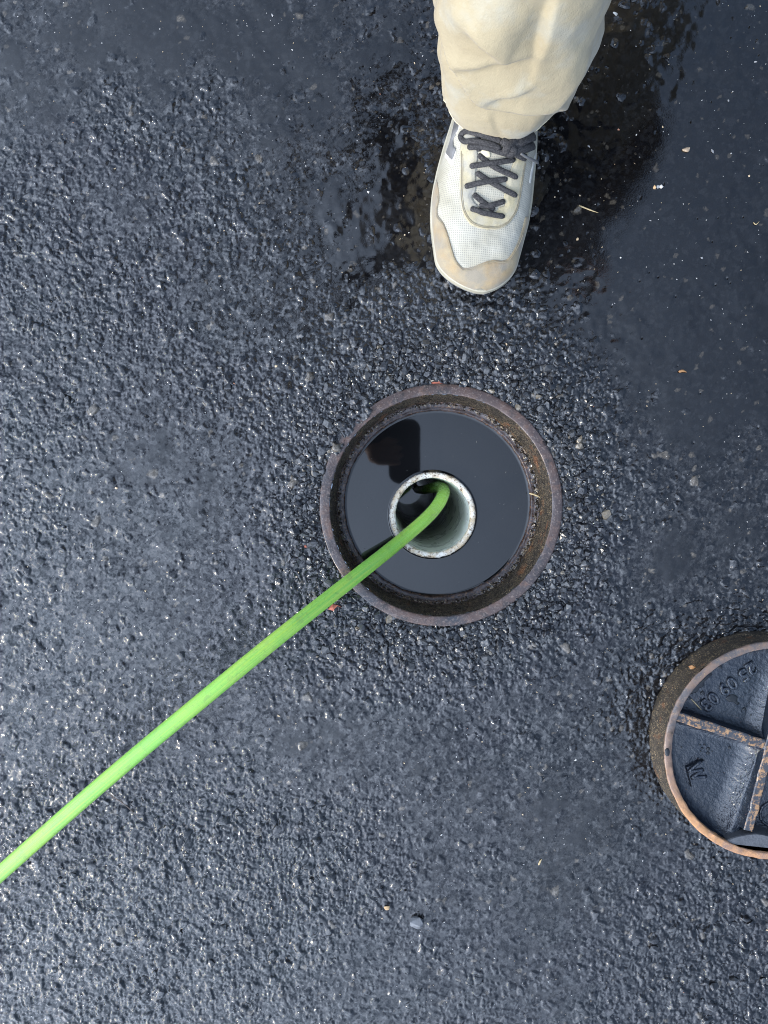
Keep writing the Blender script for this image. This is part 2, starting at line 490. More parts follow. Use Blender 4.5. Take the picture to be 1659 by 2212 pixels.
PX = 1739.0                              # photo-frame units per metre on the pavement
def patch_maps(x, y):
    """coarseness (0..1) and standing-water level (0..1) over the pavement; u, v only name the spots"""
    u, v = 848 + x * PX, 1027 - y * PX
    rr = np.hypot(x - RC.x, y - RC.y) - RING_R
    rc = np.hypot(x - CC.x, y - CC.y) - COV_R
    n = fbm(x * 9, y * 9, 40, 4) - .5; n2 = fbm(x * 26, y * 26, 50, 3) - .5
    coarse = .24 + .80 * n + .30 * n2
    coarse += 1.0 * np.exp(-(np.clip(rr, 0, None) / .072) ** 2) + .30 * np.exp(-np.clip(rc, 0, None) / .035)
    coarse += .30 * gauss(u, v, 1050, 640, 190, 90) + .60 * gauss(u, v, 640, 1860, 230, 120, 10)
    coarse += .55 * gauss(u, v, 1560, 2080, 220, 170) + .18 * gauss(u, v, 180, 1950, 300, 220)
    coarse += .32 * gauss(u, v, 120, 800, 220, 240) + .25 * gauss(u, v, 1230, 190, 90, 220)
    coarse -= .35 * gauss(u, v, 1500, 420, 190, 330, 15) + .35 * gauss(u, v, 380, 110, 330, 110)
    coarse -= .30 * gauss(u, v, 1120, 1780, 260, 260) + .25 * gauss(u, v, 400, 1230, 170, 260) + .2 * gauss(u, v, 1560, 1050, 120, 200)
    wet = .34 + .55 * n2 - .45 * n + .25 * (fbm(x * 70, y * 70, 57, 2) - .5)
    wet += 1.0 * gauss(u, v, 1480, 400, 210, 330, 14) + .45 * gauss(u, v, 380, 120, 380, 110)
    wet += .36 * gauss(u, v, 790, 590, 100, 210, 28) + .30 * gauss(u, v, 1120, 600, 150, 70) + .16 * gauss(u, v, 470, 1150, 130, 280)
    wet += .14 * gauss(u, v, 1150, 1720, 330, 280) + .25 * gauss(u, v, 1580, 1050, 130, 230)
    wet += .34 * gauss(u, v, 1050, 480, 240, 120) + .28 * gauss(u, v, 1300, 150, 150, 260) + .06 * gauss(u, v, 400, 500, 300, 250)
    wet -= .75 * np.exp(-(np.clip(rr, 0, None) / .085) ** 2) + .4 * np.exp(-np.clip(rc, 0, None) / .04)
    wet -= .30 * gauss(u, v, 620, 1900, 230, 120) + .40 * gauss(u, v, 1580, 2100, 200, 160) + .15 * gauss(u, v, 130, 1950, 250, 220)
    return np.clip(coarse, 0, 1.1), np.clip(wet, 0, 1.25)

def pavement_height(x, y):
    wx = x + .0035 * (fbm(x * 160, y * 160, 11, 2) - .5); wy = y + .0035 * (fbm(x * 160, y * 160, 21, 2) - .5)
    coarse, wet = patch_maps(x, y)
    base = .0030 * (fbm(x * 7, y * 7, 3, 2) - .5) + .0016 * (fbm(x * 22, y * 22, 5, 2) - .5)
    base = base * (1 - .8 * sstep(.7, 1.1, wet))
    h = np.zeros_like(x); tone = np.full(x.shape, .35)
    shade = np.zeros(x.shape)
    for s, seed, prob, amp in ((.0031, 100, 1.0, .0016), (.0056, 200, .80, .0031), (.0105, 300, .26, .0050)):
        f1, f2, bi, bj, bx, by = worley(wx, wy, s, seed)
        r0, r1, r2, r3 = (_hash(bi, bj, seed + k) for k in (3, 4, 5, 6))
        e = np.clip((f2 - f1) / .30, 0, 1)
        prof = 1 - (1 - e) ** 2.4
        tilt = (bx * (r1 - .5) + by * (r2 - .5)) * 2.2
        here = (r3 < prob * (.55 + .6 * coarse)).astype(float)
        hs = here * amp * (.35 + .65 * r0) * np.clip(prof * (.75 + .35 * np.clip(1 - f1, 0, 1)) + tilt * prof * .6, 0, 1.4)
        take = hs > h
        tone = np.where(take, _hash(bi, bj, seed + 9), tone)
        shade = np.where(take, e, shade)
        h = np.maximum(h, hs)
    h = h * (.36 + .95 * coarse)
    # binder fills the gaps where the surfacing is dense, rain stands on top of that
    level = -.0006 + .0012 * sstep(.80, .12, coarse) + .0030 * np.clip(wet - .25, 0, None) ** 1.5 * (.5 + .5 * np.clip(coarse + .3, 0, 1))
    hh = smax(base + h, base + level, .00020)
    film = sstep(-.00005, .00035, level - h) * (.12 + .88 * sstep(.45, .85, wet))
    f1, f2, bi, bj, bx, by = worley(wx, wy, .011, 700)
    pit = (_hash(bi, bj, 703) < .06) * sstep(.06 + .12 * _hash(bi, bj, 705), .02, f1)
    hh = hh - .0016 * pit; film = film * (1 - pit)
    return hh, film, tone, coarse, wet, shade

STEP = .00116
x0, x1, y0, y1 = -.545, .520, -.745, .660
nx, ny = int((x1 - x0) / STEP), int((y1 - y0) / STEP)
gx = np.linspace(x0, x1, nx); gy = np.linspace(y0, y1, ny)
X, Y = np.meshgrid(gx, gy)
Z, FILM, TONE, COARSE, WET, SHADE = pavement_height(X, Y)
edge = sstep(0, .03, np.minimum(np.minimum(X - x0, x1 - X), np.minimum(Y - y0, y1 - Y)))
rr = np.hypot(X - RC.x, Y - RC.y); ang = np.degrees(np.arctan2(Y - RC.y, X - RC.x))
arc = sstep(118, 130, ang) * (1 - sstep(152, 158, ang))         # tar and stones lie over the rim here
arc = arc * (.55 + .9 * vnoise(X * 90, Y * 90, 77)); arc = np.clip(arc, 0, 1)
near = np.exp(-np.clip(rr - RING_R, 0, None) / .03)
Z = Z - .0030 * near * (1 - arc) + .0028 * arc * np.exp(-np.abs(rr - RING_R) / .02)
Z = Z * edge
rcut = RING_R - .003 - .007 * arc
lo = np.array([.005, .005, .006]); hi = np.array([.024, .024, .025])
t = TONE[..., None]
CL = lo + (hi - lo) * t ** 1.8
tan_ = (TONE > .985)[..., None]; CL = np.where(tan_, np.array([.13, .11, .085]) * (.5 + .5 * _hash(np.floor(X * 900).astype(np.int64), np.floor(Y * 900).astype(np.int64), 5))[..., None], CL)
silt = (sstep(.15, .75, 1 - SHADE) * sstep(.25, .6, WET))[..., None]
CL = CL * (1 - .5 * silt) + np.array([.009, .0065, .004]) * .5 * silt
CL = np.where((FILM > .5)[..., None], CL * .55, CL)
CL = CL * (1 + .3 * np.exp(-(np.clip(rr - RING_R, 0, None) / .07) ** 2))[..., None]
idx = np.arange(nx * ny).reshape(ny, nx)
quads = np.stack([idx[:-1, :-1], idx[:-1, 1:], idx[1:, 1:], idx[1:, :-1]], -1).reshape(-1, 4)
keep_v = (rr > rcut).ravel()
quads = quads[keep_v[quads].all(1)]
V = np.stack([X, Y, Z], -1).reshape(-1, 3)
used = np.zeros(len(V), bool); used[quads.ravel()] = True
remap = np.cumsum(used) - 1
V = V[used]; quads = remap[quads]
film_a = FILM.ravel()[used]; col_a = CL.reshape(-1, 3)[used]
far_a = np.zeros(len(V))
# the same sheet carried on to the horizon
B = 120.0
xs, ys = [-B, -8, -2, x0, x1, 2, 8, B], [-B, -8, -2, y0, y1, 2, 8, B]
base_i = len(V); ov = []; of = []
for b_ in ys:
    for a_ in xs: ov.append((a_, b_, 0.0))
for j in range(7):
    for i in range(7):
        if i == 3 and j == 3: continue
        q = base_i + j * 8 + i; of.append((q, q + 1, q + 9, q + 8))
V = np.vstack([V, np.array(ov)]); quads = np.vstack([quads, np.array(of)])
film_a = np.append(film_a, np.full(len(ov), .45)); far_a = np.append(far_a, np.ones(len(ov)))
col_a = np.vstack([col_a, np.full((len(ov), 3), .02)])
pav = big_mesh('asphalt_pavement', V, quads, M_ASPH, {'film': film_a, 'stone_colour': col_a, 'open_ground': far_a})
tag(pav, 'wet black asphalt pavement with shallow puddles and bare coarse stone', 'pavement', kind='structure')

def ground_z(x, y):
    i = int(np.clip((x - x0) / (x1 - x0) * (nx - 1), 0, nx - 1)); j = int(np.clip((y - y0) / (y1 - y0) * (ny - 1), 0, ny - 1))
    return float(Z[j, i])
def ground_w(x, y):
    i = int(np.clip((x - x0) / (x1 - x0) * (nx - 1), 0, nx - 1)); j = int(np.clip((y - y0) / (y1 - y0) * (ny - 1), 0, ny - 1))
    return float(COARSE[j, i]), float(FILM[j, i])

# ---- broken stones bedded around the frame and grit washed over the asphalt
def hull_shapes(n, pts, seed):
    rnd = random.Random(seed); out = []
    for _ in range(n):
        bm = bmesh.new()
        for _k in range(pts):
            d = Vector((rnd.gauss(0, 1), rnd.gauss(0, 1), rnd.gauss(0, 1))).normalized() * rnd.uniform(.8, 1.0)
            bm.verts.new(d)
        r = bmesh.ops.convex_hull(bm, input=bm.verts[:])
        bmesh.ops.delete(bm, geom=[e for e in r['geom_interior'] if isinstance(e, bmesh.types.BMVert)], context='VERTS')
        bmesh.ops.triangulate(bm, faces=bm.faces[:])
        bm.verts.ensure_lookup_table(); bm.verts.index_update()
        out.append((np.array([v.co[:] for v in bm.verts]), np.array([[v.index for v in f.verts] for f in bm.faces])))
        bm.free()
    return out

def scatter(name, shapes, items, mat, label, cat, smooth=False):
    """items: x, y, z, sx, sy, sz, rot, colour"""
    VV, FF, CC_ = [], [], []; off = 0
    for k, (x, y, z, sx, sy, sz, rot, c) in enumerate(items):
        v, f = shapes[k % len(shapes)]
        ca, sa = math.cos(rot), math.sin(rot)
        w = v * np.array([sx, sy, sz])
        w = np.stack([w[:, 0] * ca - w[:, 1] * sa + x, w[:, 0] * sa + w[:, 1] * ca + y, w[:, 2] + z], 1)
        VV.append(w); FF.append(f + off); off += len(v); CC_.append(np.tile(c, (len(v), 1)))
    o = big_mesh(name, np.vstack(VV), np.vstack(FF), mat, {'stone_colour': np.vstack(CC_)}, smooth=smooth)
    return tag(o, label, cat, kind='stuff')

SH = hull_shapes(14, 16, 3)
items = []
rnd = random.Random(11)
while len(items) < 3400:
    if rnd.random() < .72:
        a = rnd.uniform(0, 2 * math.pi); d = RING_R + .003 + abs(rnd.gauss(0, .045))
        x, y = RC.x + d * math.cos(a), RC.y + d * math.sin(a)
    else:
        x, y = rnd.uniform(-.52, .5), rnd.uniform(-.70, .62)
    if not (x0 < x < x1 and y0 < y < y1) or math.hypot(x - CC.x, y - CC.y) < COV_R + .004 or math.hypot(x - RC.x, y - RC.y) < RING_R + .002: continue
    co, fi = ground_w(x, y)
    if rnd.random() > (co - .25) or fi > .5: continue
    s = min(.0074, .0016 + rnd.expovariate(1 / .0017))
    g = rnd.random()
    c = (.010, .010, .011) if g < .38 else (.024, .024, .025) if g < .76 else (.045, .044, .043) if g < .985 else (.17, .14, .10)
    sx, sy, sz = s * rnd.uniform(.8, 1.25), s * rnd.uniform(.65, 1.0), s * rnd.uniform(.45, .75)
    items.append((x, y, ground_z(x, y) + sz * .15, sx, sy, sz, rnd.uniform(0, 6.28), c))
scatter('loose_aggregate', SH, items, M_STONE, 'small dark wet stones bedded in the asphalt round the manhole', 'gravel')

SH2 = hull_shapes(8, 9, 5)
items = []
while len(items) < 3300:
    x, y = rnd.uniform(-.54, .53), rnd.uniform(-.74, .66)
    if math.hypot(x - RC.x, y - RC.y) < RING_R + .002 or math.hypot(x - CC.x, y - CC.y) < COV_R + .003: continue
    s = min(.0021, .00028 + rnd.expovariate(1 / .00027))
    g = rnd.random()
    c = (.50, .48, .44) if g < .30 else (.45, .34, .21) if g < .6 else (.30, .29, .28) if g < .985 else (.40, .18, .10)
    el = rnd.uniform(1, 2.2) if rnd.random() < .3 else 1.15
    items.append((x, y, ground_z(x, y) + s * .25, s * el, s, s * .6, rnd.uniform(0, 6.28), c))
scatter('pale_grit', SH2, items, M_GRIT, 'specks of pale sand and grit scattered over the wet asphalt', 'grit')

# ------------------------------------------------------------------ manhole frame, water, pipe
def lathe(prof, seg=256, wob=0.0, freq=6.0, seed=0, closed=False):
    V_, F_ = [], []; n = len(prof)
    for k in range(seg):
        a = 2 * math.pi * k / seg
        for i, (r, z) in enumerate(prof):
            q = wob * (mnoise.noise(Vector((math.cos(a) * freq, math.sin(a) * freq, i * .6 + seed))) ) if wob else 0
            q2 = wob * (mnoise.noise(Vector((math.cos(a) * freq * 2.3, math.sin(a) * freq * 2.3, i * .6 + seed + 9)))) if wob else 0
            V_.append(((r + q) * math.cos(a), (r + q) * math.sin(a), z + q2 * .6))
    for k in range(seg):
        k2 = (k + 1) % seg
        for i in range(n - 1 + (1 if closed else 0)):
            i2 = (i + 1) % n
            F_.append((k * n + i, k2 * n + i, k2 * n + i2, k * n + i2))
    return V_, F_

def lathe_obj(name, prof, mat, parent, loc, **kw):
    V_, F_ = lathe(prof, **kw)
    V_ = [(v[0] + loc[0], v[1] + loc[1], v[2] + loc[2]) for v in V_]
    me = bpy.data.meshes.new(name); me.from_pydata(V_, [], F_)
    bm = bmesh.new(); bm.from_mesh(me); bmesh.ops.recalc_face_normals(bm, faces=bm.faces[:]); bm.to_mesh(me); bm.free()
    me.polygons.foreach_set('use_smooth', [True] * len(me.polygons)); me.materials.append(mat)
    o = bpy.data.objects.new(name, me)
    # keep mesh data local to the object so textures follow it
    for v in me.vertices: v.co = Vector(v.co) - Vector(loc)
    o.location = loc
    return link(o, parent)

SEAT, WATER_Z = -.066, -.072
frame = empty('manhole', (RC.x, RC.y, -.1), 'round rusty iron manhole frame set in asphalt, filled with dark water', 'manhole frame')
def arc_pts(c, r, a0, a1, n): return [(c[0] + r * math.cos(R(a0 + (a1 - a0) * i / n)), c[1] + r * math.sin(R(a0 + (a1 - a0) * i / n))) for i in range(n + 1)]
rim_in = .1378
rim_prof = [(RING_R, -.09), (RING_R, -.004)] + arc_pts((RING_R - .0015, .0015), .0015, 0, 90, 3) + \
    [(RING_R - .005, .0031), (rim_in + .005, .0030)] + arc_pts((rim_in + .0012, .0017), .0012, 90, 180, 3)
lathe_obj('rim', rim_prof, M_RIM, frame, (RC.x, RC.y, 0), wob=.0005, freq=9, seed=1)
wall_prof = [(rim_in + .0002, .0012), (rim_in - .0004, -.004)] + [(rim_in - .0006 - .0032 * t_ ** 1.5, -.006 - (.058) * t_) for t_ in np.linspace(0, 1, 26)]
lathe_obj('inner_wall', wall_prof, M_WALL, frame, (RC.x, RC.y, 0), wob=.0017, freq=34, seed=4)
r_led = wall_prof[-1][0]
led_prof = [(r_led + .004, -.060), (r_led - .0005, SEAT + .0032), (r_led - .0022, SEAT + .0012), (r_led - .0045, SEAT), (r_led - .0065, SEAT - .0004),
            (r_led - .0085, SEAT), (r_led - .0096, SEAT - .0008), (r_led - .0104, SEAT - .003), (r_led - .0108, WATER_Z - .001), (r_led - .0110, -.12)]
lathe_obj('seat_ledge', led_prof, M_LEDGE, frame, (RC.x, RC.y, 0), wob=.0013, freq=22, seed=8)

# crust of grit along the foot of the wall
items = []
for k in range(1100):
    a = rnd.uniform(0, 2 * math.pi); d = r_led - .0018 + rnd.gauss(0, .0013)
    s = rnd.uniform(.0006, .0026) * (1.35 if -60 < math.degrees(a) - 360 * (a > math.pi) < 60 else .85)
    g = rnd.random(); c = (.03, .022, .016) if g < .6 else (.09, .06, .035) if g < .85 else (.25, .20, .14)
    items.append((d * math.cos(a), d * math.sin(a), SEAT + .0022 + s * .2, s * 1.3, s, s * .8, rnd.uniform(0, 6.28), c))
o = scatter('grit_crust', SH2, items, M_STONE, None, None); o.location = (RC.x, RC.y, 0)
o.parent = frame; o.matrix_parent_inverse = frame.matrix_basis.inverted()

PCT = P(935, 1113, -.061)                # pipe mouth
PO, PI_ = .0571, .0495
# water in the frame, open where the pipe stands
wr = r_led - .0100
V_, F_ = [], []
S = 192
for ring, (cx, cy, r) in enumerate(((PCT.x, PCT.y, PO - .002), (PCT.x, PCT.y, PO + .0008), (PCT.x, PCT.y, PO + .0022), (PCT.x, PCT.y, PO + .0030), (PCT.x, PCT.y, PO + .0036), (PCT.x * .6 + RC.x * .4, PCT.y * .6 + RC.y * .4, .085), (RC.x, RC.y, wr - .0036), (RC.x, RC.y, wr - .003), (RC.x, RC.y, wr - .002), (RC.x, RC.y, wr), (RC.x, RC.y, wr + .002))):
    dz = (.0014, .0011, .0003, 0, 0, 0, 0, 0, .00015, .0009, .0014)[ring]
    for k in range(S):
        a = 2 * math.pi * k / S; V_.append((cx + r * math.cos(a), cy + r * math.sin(a), WATER_Z + dz))
for ring in range(10):
    for k in range(S):
        k2 = (k + 1) % S; F_.append((ring * S + k, (ring + 1) * S + k, (ring + 1) * S + k2, ring * S + k2))
w = mesh_obj('water', V_, F_, M_WATER); tag(w, 'still dark water standing inside the manhole frame', 'water', kind='structure')

items = []
while len(items) < 26:
    a = rnd.uniform(0, 6.283); d = rnd.uniform(.02, wr - .006); x, y = RC.x + d * math.cos(a), RC.y + d * math.sin(a)
    if math.hypot(x - PCT.x, y - PCT.y) < PO + .004: continue
    q = rnd.uniform(.0003, .0008); items.append((x, y, WATER_Z + .0002, q * rnd.uniform(1, 3), q, .0002, rnd.uniform(0, 6.28), (.10, .095, .085)))
scatter('floating_flecks', SH2, items, M_GRIT, 'tiny dull flecks floating on the manhole water', 'flecks')
pipe = empty('plastic_pipe', (PCT.x, PCT.y, -.9), 'white plastic pipe end with rust spots standing in the manhole water', 'pipe')
lathe_obj('rim', [(PO, -.30), (PO, -.0022), (PO - .0008, -.0006), (PO - .002, 0), (PO - .005, .0002), (PI_ + .0016, -.0002), (PI_ + .0004, -.0012), (PI_, -.004)], M_PRIM, pipe, (PCT.x, PCT.y, PCT.z), wob=.0011, freq=26, seed=3)
lathe_obj('bore', [(PI_ + .0001, -.0035)] + [(PI_ - .0002, z) for z in np.linspace(-.006, -.1, 16)] + [(PI_ - .0002, z) for z in np.linspace(-.12, -.90, 14)], M_PIN, pipe, (PCT.x, PCT.y, PCT.z), wob=.0004, freq=20, seed=13, seg=128)
V_ = [(PCT.x, PCT.y, -.90)] + [(PCT.x + PI_ * 1.02 * math.cos(2 * math.pi * k / 64), PCT.y + PI_ * 1.02 * math.sin(2 * math.pi * k / 64), -.90) for k in range(64)]
w2 = mesh_obj('water', V_, [(0, 1 + k, 1 + (k + 1) % 64) for k in range(64)], M_WATER, smooth=False)
tag(w2, 'black water glinting far down inside the white pipe', 'water', kind='structure')

# ------------------------------------------------------------------ hose
hp = [P(902, 1058, -.88), P(915, 1058, -.56), P(934, 1054, -.36), P(950, 1052, -.21), P(958, 1066, -.128), P(933, 1107, -.082), P(864, 1169, -.046), P(760, 1252, .020),
      P(648, 1340, .068), P(540, 1427, .095), P(432, 1516, .110), P(310, 1617, .118), P(181, 1727, .122), P(0, 1887, .120)]
far_pts = [(-.600, -.590, .112), (-.78, -.752, .092), (-.98, -.925, .060), (-1.22, -1.11, .028), (-1.48, -1.28, .0105), (-1.9, -1.50, .0095), (-2.5, -1.70, .0095), (-3.2, -1.7, .0095), (-3.9, -1.9, .0095)]
hp = [p[:] for p in hp] + far_pts
cl = spline_pts(hp, 420)
V_, F_ = tube(cl, .0088, 24)
hose = mesh_obj('garden_hose', V_, F_, M_HOSE)
_run = np.concatenate([[0], np.cumsum(np.linalg.norm(np.diff(cl, axis=0), axis=1))])
_hv = np.array([(_run[i], abs(k / 12.0 - 1), 0) for i in range(len(cl)) for k in range(24)])
_at = hose.data.attributes.new('hose_run', 'FLOAT_VECTOR', 'POINT'); _at.data.foreach_set('vector', _hv.astype(np.float32).ravel())
tag(hose, 'lime green hose running from lower left down into the white pipe', 'hose')

# ------------------------------------------------------------------ the lifted cover, lying upside down
cov = empty('manhole_cover', (CC.x, CC.y, 0), 'round iron manhole cover lying upside down, black ribbed inside with rusty rim', 'manhole cover')
RI = COV_R - .0105
top_prof = [(COV_R - .002, COV_H - .004)] + arc_pts((COV_R - .0032, COV_H - .0018), .0018, 0, 90, 3) + [(RI + .002, COV_H + .0001)] + arc_pts((RI + .0016, COV_H - .0016), .0016, 90, 180, 3) + [(RI - .0003, COV_H - .008)]
lathe_obj('rim', top_prof, M_CRIM, cov, (CC.x, CC.y, 0), wob=.0009, freq=14, seed=2)
lathe_obj('outer_wall', [(COV_R - .006, .001), (COV_R, .002), (COV_R + .0005, .008), (COV_R + .0002, .016), (COV_R - .001, .019), (COV_R - .0012, .03), (COV_R - .0015, .040), (COV_R - .0019, COV_H - .003)], M_CWALL, cov, (CC.x, CC.y, 0), wob=.0012, freq=20, seed=6)
lathe_obj('inner_wall', [(RI - .0004, COV_H - .006), (RI - .0012, .038), (RI - .0022, .030), (RI - .0035, .0245)], M_CPAINT, cov, (CC.x, CC.y, 0), seg=192)
FLOOR = .0235
A1 = math.atan2(-250, 775)               # run of the first rib in the plan
d1 = Vector((math.cos(A1), math.sin(A1))); n1 = Vector((-d1.y, d1.x))
xc = P(1662, 1612, .046); XO = Vector((xc.x - CC.x, xc.y - CC.y))   # where the ribs cross
seg, nr = 360, 110
rg = np.linspace(0, RI - .0015, nr)[:, None]; ag = np.linspace(0, 2 * math.pi, seg, endpoint=False)[None, :]
lx, ly = rg * np.cos(ag), rg * np.sin(ag)
dA = np.abs((lx - XO.x) * n1.x + (ly - XO.y) * n1.y); dB = np.abs((lx - XO.x) * d1.x + (ly - XO.y) * d1.y)
fil = lambda d, h, wd: h * np.clip(1 - np.clip(d - .005, 0, None) / wd, 0, 1) ** 2.2
hz = FLOOR + .0006 * (fbm(lx * 90 + 5, ly * 90 + 5, 61, 3) - .5)
hz = hz + fil(dB, .015, .024) + fil(dA, .009, .013) + .008 * np.clip((rg - RI + .014) / .0125, 0, 1) ** 2.2
Vp = np.stack([lx, ly, hz], -1).reshape(-1, 3)
ii = np.arange(nr * seg).reshape(nr, seg); nxt = np.roll(ii, -1, 1)
Fp = np.stack([ii[:-1], ii[1:], nxt[1:], nxt[:-1]], -1).reshape(-1, 4)
pl = big_mesh('plate', Vp, Fp, M_CPAINT); pl.location = (CC.x, CC.y, 0)
pl.parent = cov; pl.matrix_parent_inverse = cov.matrix_basis.inverted()

def rib(dirv, length0, length1, half, top, h, mat_top, name='rib'):
    nv = Vector((-dirv.y, dirv.x)); bm = bmesh.new()
    secs = []
    n_ = 26
    for i in range(n_ + 1):
        s = length0 + (length1 - length0) * i / n_
        wv = .0005 * math.sin(i * 1.7) + .0004 * math.sin(i * 3.1)
        row = []
        for (o_, z) in ((-half - .003, FLOOR - .002), (-half - .0012, top - .006), (-half + wv, top - .001), (-half + .0012 + wv, top), (half - .0012 + wv, top), (half + wv, top - .001), (half + .0012, top - .006), (half + .003, FLOOR - .002)):
            p = XO + dirv * s + nv * o_
            row.append(bm.verts.new((p.x, p.y, z + .0004 * math.sin(i * .9))))
        secs.append(row)
    for i in range(n_):
        for k in range(7):
            f = bm.faces.new((secs[i][k], secs[i][k + 1], secs[i + 1][k + 1], secs[i + 1][k]))
            f.material_index = 1 if k in (2, 3, 4) else 0
    o_ = bm_obj(name, bm, M_CPAINT, None, smooth=False); o_.data.materials.append(mat_top)
    o_.location = (CC.x, CC.y, 0); o_.parent = cov; o_.matrix_parent_inverse = cov.matrix_basis.inverted()
    return o_
M_CTOP = Mat('rust_flecked_rib', (.05, .05, .055), .25, 1.55)
_k = M_CTOP.mix(M_CTOP.rng(M_CTOP.noise(150, 6, .75), .49, .58), (.040, .043, .050), (.32, .18, .085))
M_CTOP.color(_k); M_CTOP.bump(M_CTOP.noise(300, 4), .4, .001); M_CTOP = M_CTOP.m
def chord(o_, d):
    b = o_.dot(d); c = o_.length_squared - (RI - .0005) ** 2; q = math.sqrt(b * b - c); return -b - q, -b + q
l0, l1 = chord(XO, d1); rib(d1, l0, l1, .0056, .0460, 0, M_CTOP)
d2 = Vector((-.222, -1.0)).normalized()
l0, l1 = chord(XO, d2); rib(d2, l0, l1 - .020, .0056, .0478, 0, M_CTOP)

# lens-shaped boss where the second rib meets the rim
ba = math.atan2(-1.0, -.222); bc = Vector((math.cos(ba), math.sin(ba)))
def Q(u, v, z):
    p = P(u, v, z); return Vector((p.x - CC.x, p.y - CC.y))
bm = bmesh.new(); topv, botv = [], []
ol = [Q(1553, 1822, .045), Q(1575, 1808, .045), Q(1605, 1800, .045), Q(1635, 1798, .045), Q(1668, 1806, .045), Q(1700, 1822, .045), Q(1735, 1850, .045)]
ol = [Vector(p[:2]) for p in spline_pts([(p.x, p.y) for p in ol], 24)]
a0 = math.atan2(ol[-1].y, ol[-1].x); a1 = math.atan2(ol[0].y, ol[0].x)
ol += [Vector(((RI + .005) * math.cos(a0 + (a1 - a0) * k / 20), (RI + .005) * math.sin(a0 + (a1 - a0) * k / 20))) for k in range(21)]
cen = sum(ol, Vector((0, 0))) / len(ol)
for p in ol:
    q = cen + (p - cen) * .96
    topv.append(bm.verts.new((q.x, q.y, .0495))); 
mid = [bm.verts.new((p.x, p.y, .0480)) for p in ol]
botv = [bm.verts.new(((cen + (p - cen) * 1.05).x, (cen + (p - cen) * 1.05).y, FLOOR)) for p in ol]
bm.faces.new(topv)
for k in range(len(ol)):
    k2 = (k + 1) % len(ol)
    bm.faces.new((topv[k], topv[k2], mid[k2], mid[k])); bm.faces.new((mid[k], mid[k2], botv[k2], botv[k]))
M_BOSS = simple('bare_wet_iron', (.085, .088, .095), .3, 1.55, var=.35, scale=150, bump=.5, bscale=420, bdist=.0012)
bo = bm_obj('lifting_boss', bm, M_BOSS, None, smooth=False); bo.location = (CC.x, CC.y, 0)
bo.parent = cov; bo.matrix_parent_inverse = cov.matrix_basis.inverted()

# cast date and maker's mark
def char_obj(name, ch, size, thick):
    cu = bpy.data.curves.new(name, 'FONT'); cu.body = ch; cu.size = size; cu.extrude = thick; cu.bevel_depth = .0015; cu.bevel_resolution = 3
    cu.offset = -.0005; cu.align_x = 'CENTER'; cu.align_y = 'CENTER'; cu.resolution_u = 4
    tmp = bpy.data.objects.new(name, cu); COL.objects.link(tmp)
    dg = bpy.context.evaluated_depsgraph_get(); me = bpy.data.meshes.new_from_object(tmp.evaluated_get(dg))
    bpy.data.objects.remove(tmp); bpy.data.curves.remove(cu)
    me.name = name; me.polygons.foreach_set('use_smooth', [True] * len(me.polygons)); me.materials.clear(); me.materials.append(M_CPAINT); return me
def D1(x, y): return ((2740 + x / 4.997) * .54, (2600 + y / 4.997) * .54)
for ch, (x, y), rz in zip('250903', ((1320, 365), (1175, 495), (940, 655), (775, 775), (565, 960), (410, 1100)), (212, 214, 215, 216, 220, 222)):
    p = P(*D1(x, y), FLOOR + .001)
    o = bpy.data.objects.new('numeral', char_obj('numeral', ch, .0225, .0006)); o.location = (p.x, p.y, FLOOR + .0008); o.rotation_euler = (0, 0, R(rz))
    link(o, cov)
def D2(x, y): return ((2650 + x / 3.931) * .54, (2950 + y / 3.931) * .54)
padp = [P(*D2(x, y), FLOOR) for x, y in ((345, 440), (640, 330), (765, 620), (430, 775))]
bm = bmesh.new(); lowv = [bm.verts.new((p.x, p.y, FLOOR - .001)) for p in padp]
pc = sum(padp, Vector()) / 4
hiv = [bm.verts.new(((pc + (p - pc) * .90).x, (pc + (p - pc) * .90).y, FLOOR + .0042)) for p in padp]
bm.faces.new(hiv)
for k in range(4): bm.faces.new((lowv[k], lowv[(k + 1) % 4], hiv[(k + 1) % 4], hiv[k]))
pad = bm_obj('emblem_pad', bm, M_CPAINT, cov, smooth=False)
strokes = [(600, 375), (405, 535), (645, 505), (445, 640), (695, 610)]
Vv, Ff = [], []
for s0, s1 in zip(strokes[:-1], strokes[1:]):
    a_, b_ = P(*D2(*s0), FLOOR + .0046), P(*D2(*s1), FLOOR + .0046)
    v_, f_ = tube([tuple(a_.lerp(b_, q)) for q in np.linspace(0, 1, 6)], .0020, 10)
    Ff += [tuple(k + len(Vv) for k in f) for f in f_]; Vv += v_
mesh_obj('emblem_letter', Vv, Ff, M_CPAINT, pad)
# partly seen round boss in the lower right quarter
bp = P(1668, 1758, FLOOR)
V_, F_ = lathe([(.017, -.001), (.0165, .0016), (.015, .0022), (.0135, .0016), (.013, 0)], seg=48)
mesh_obj('raised_ring', [(v[0] + bp.x, v[1] + bp.y, v[2] + FLOOR) for v in V_], F_, M_CPAINT, cov)

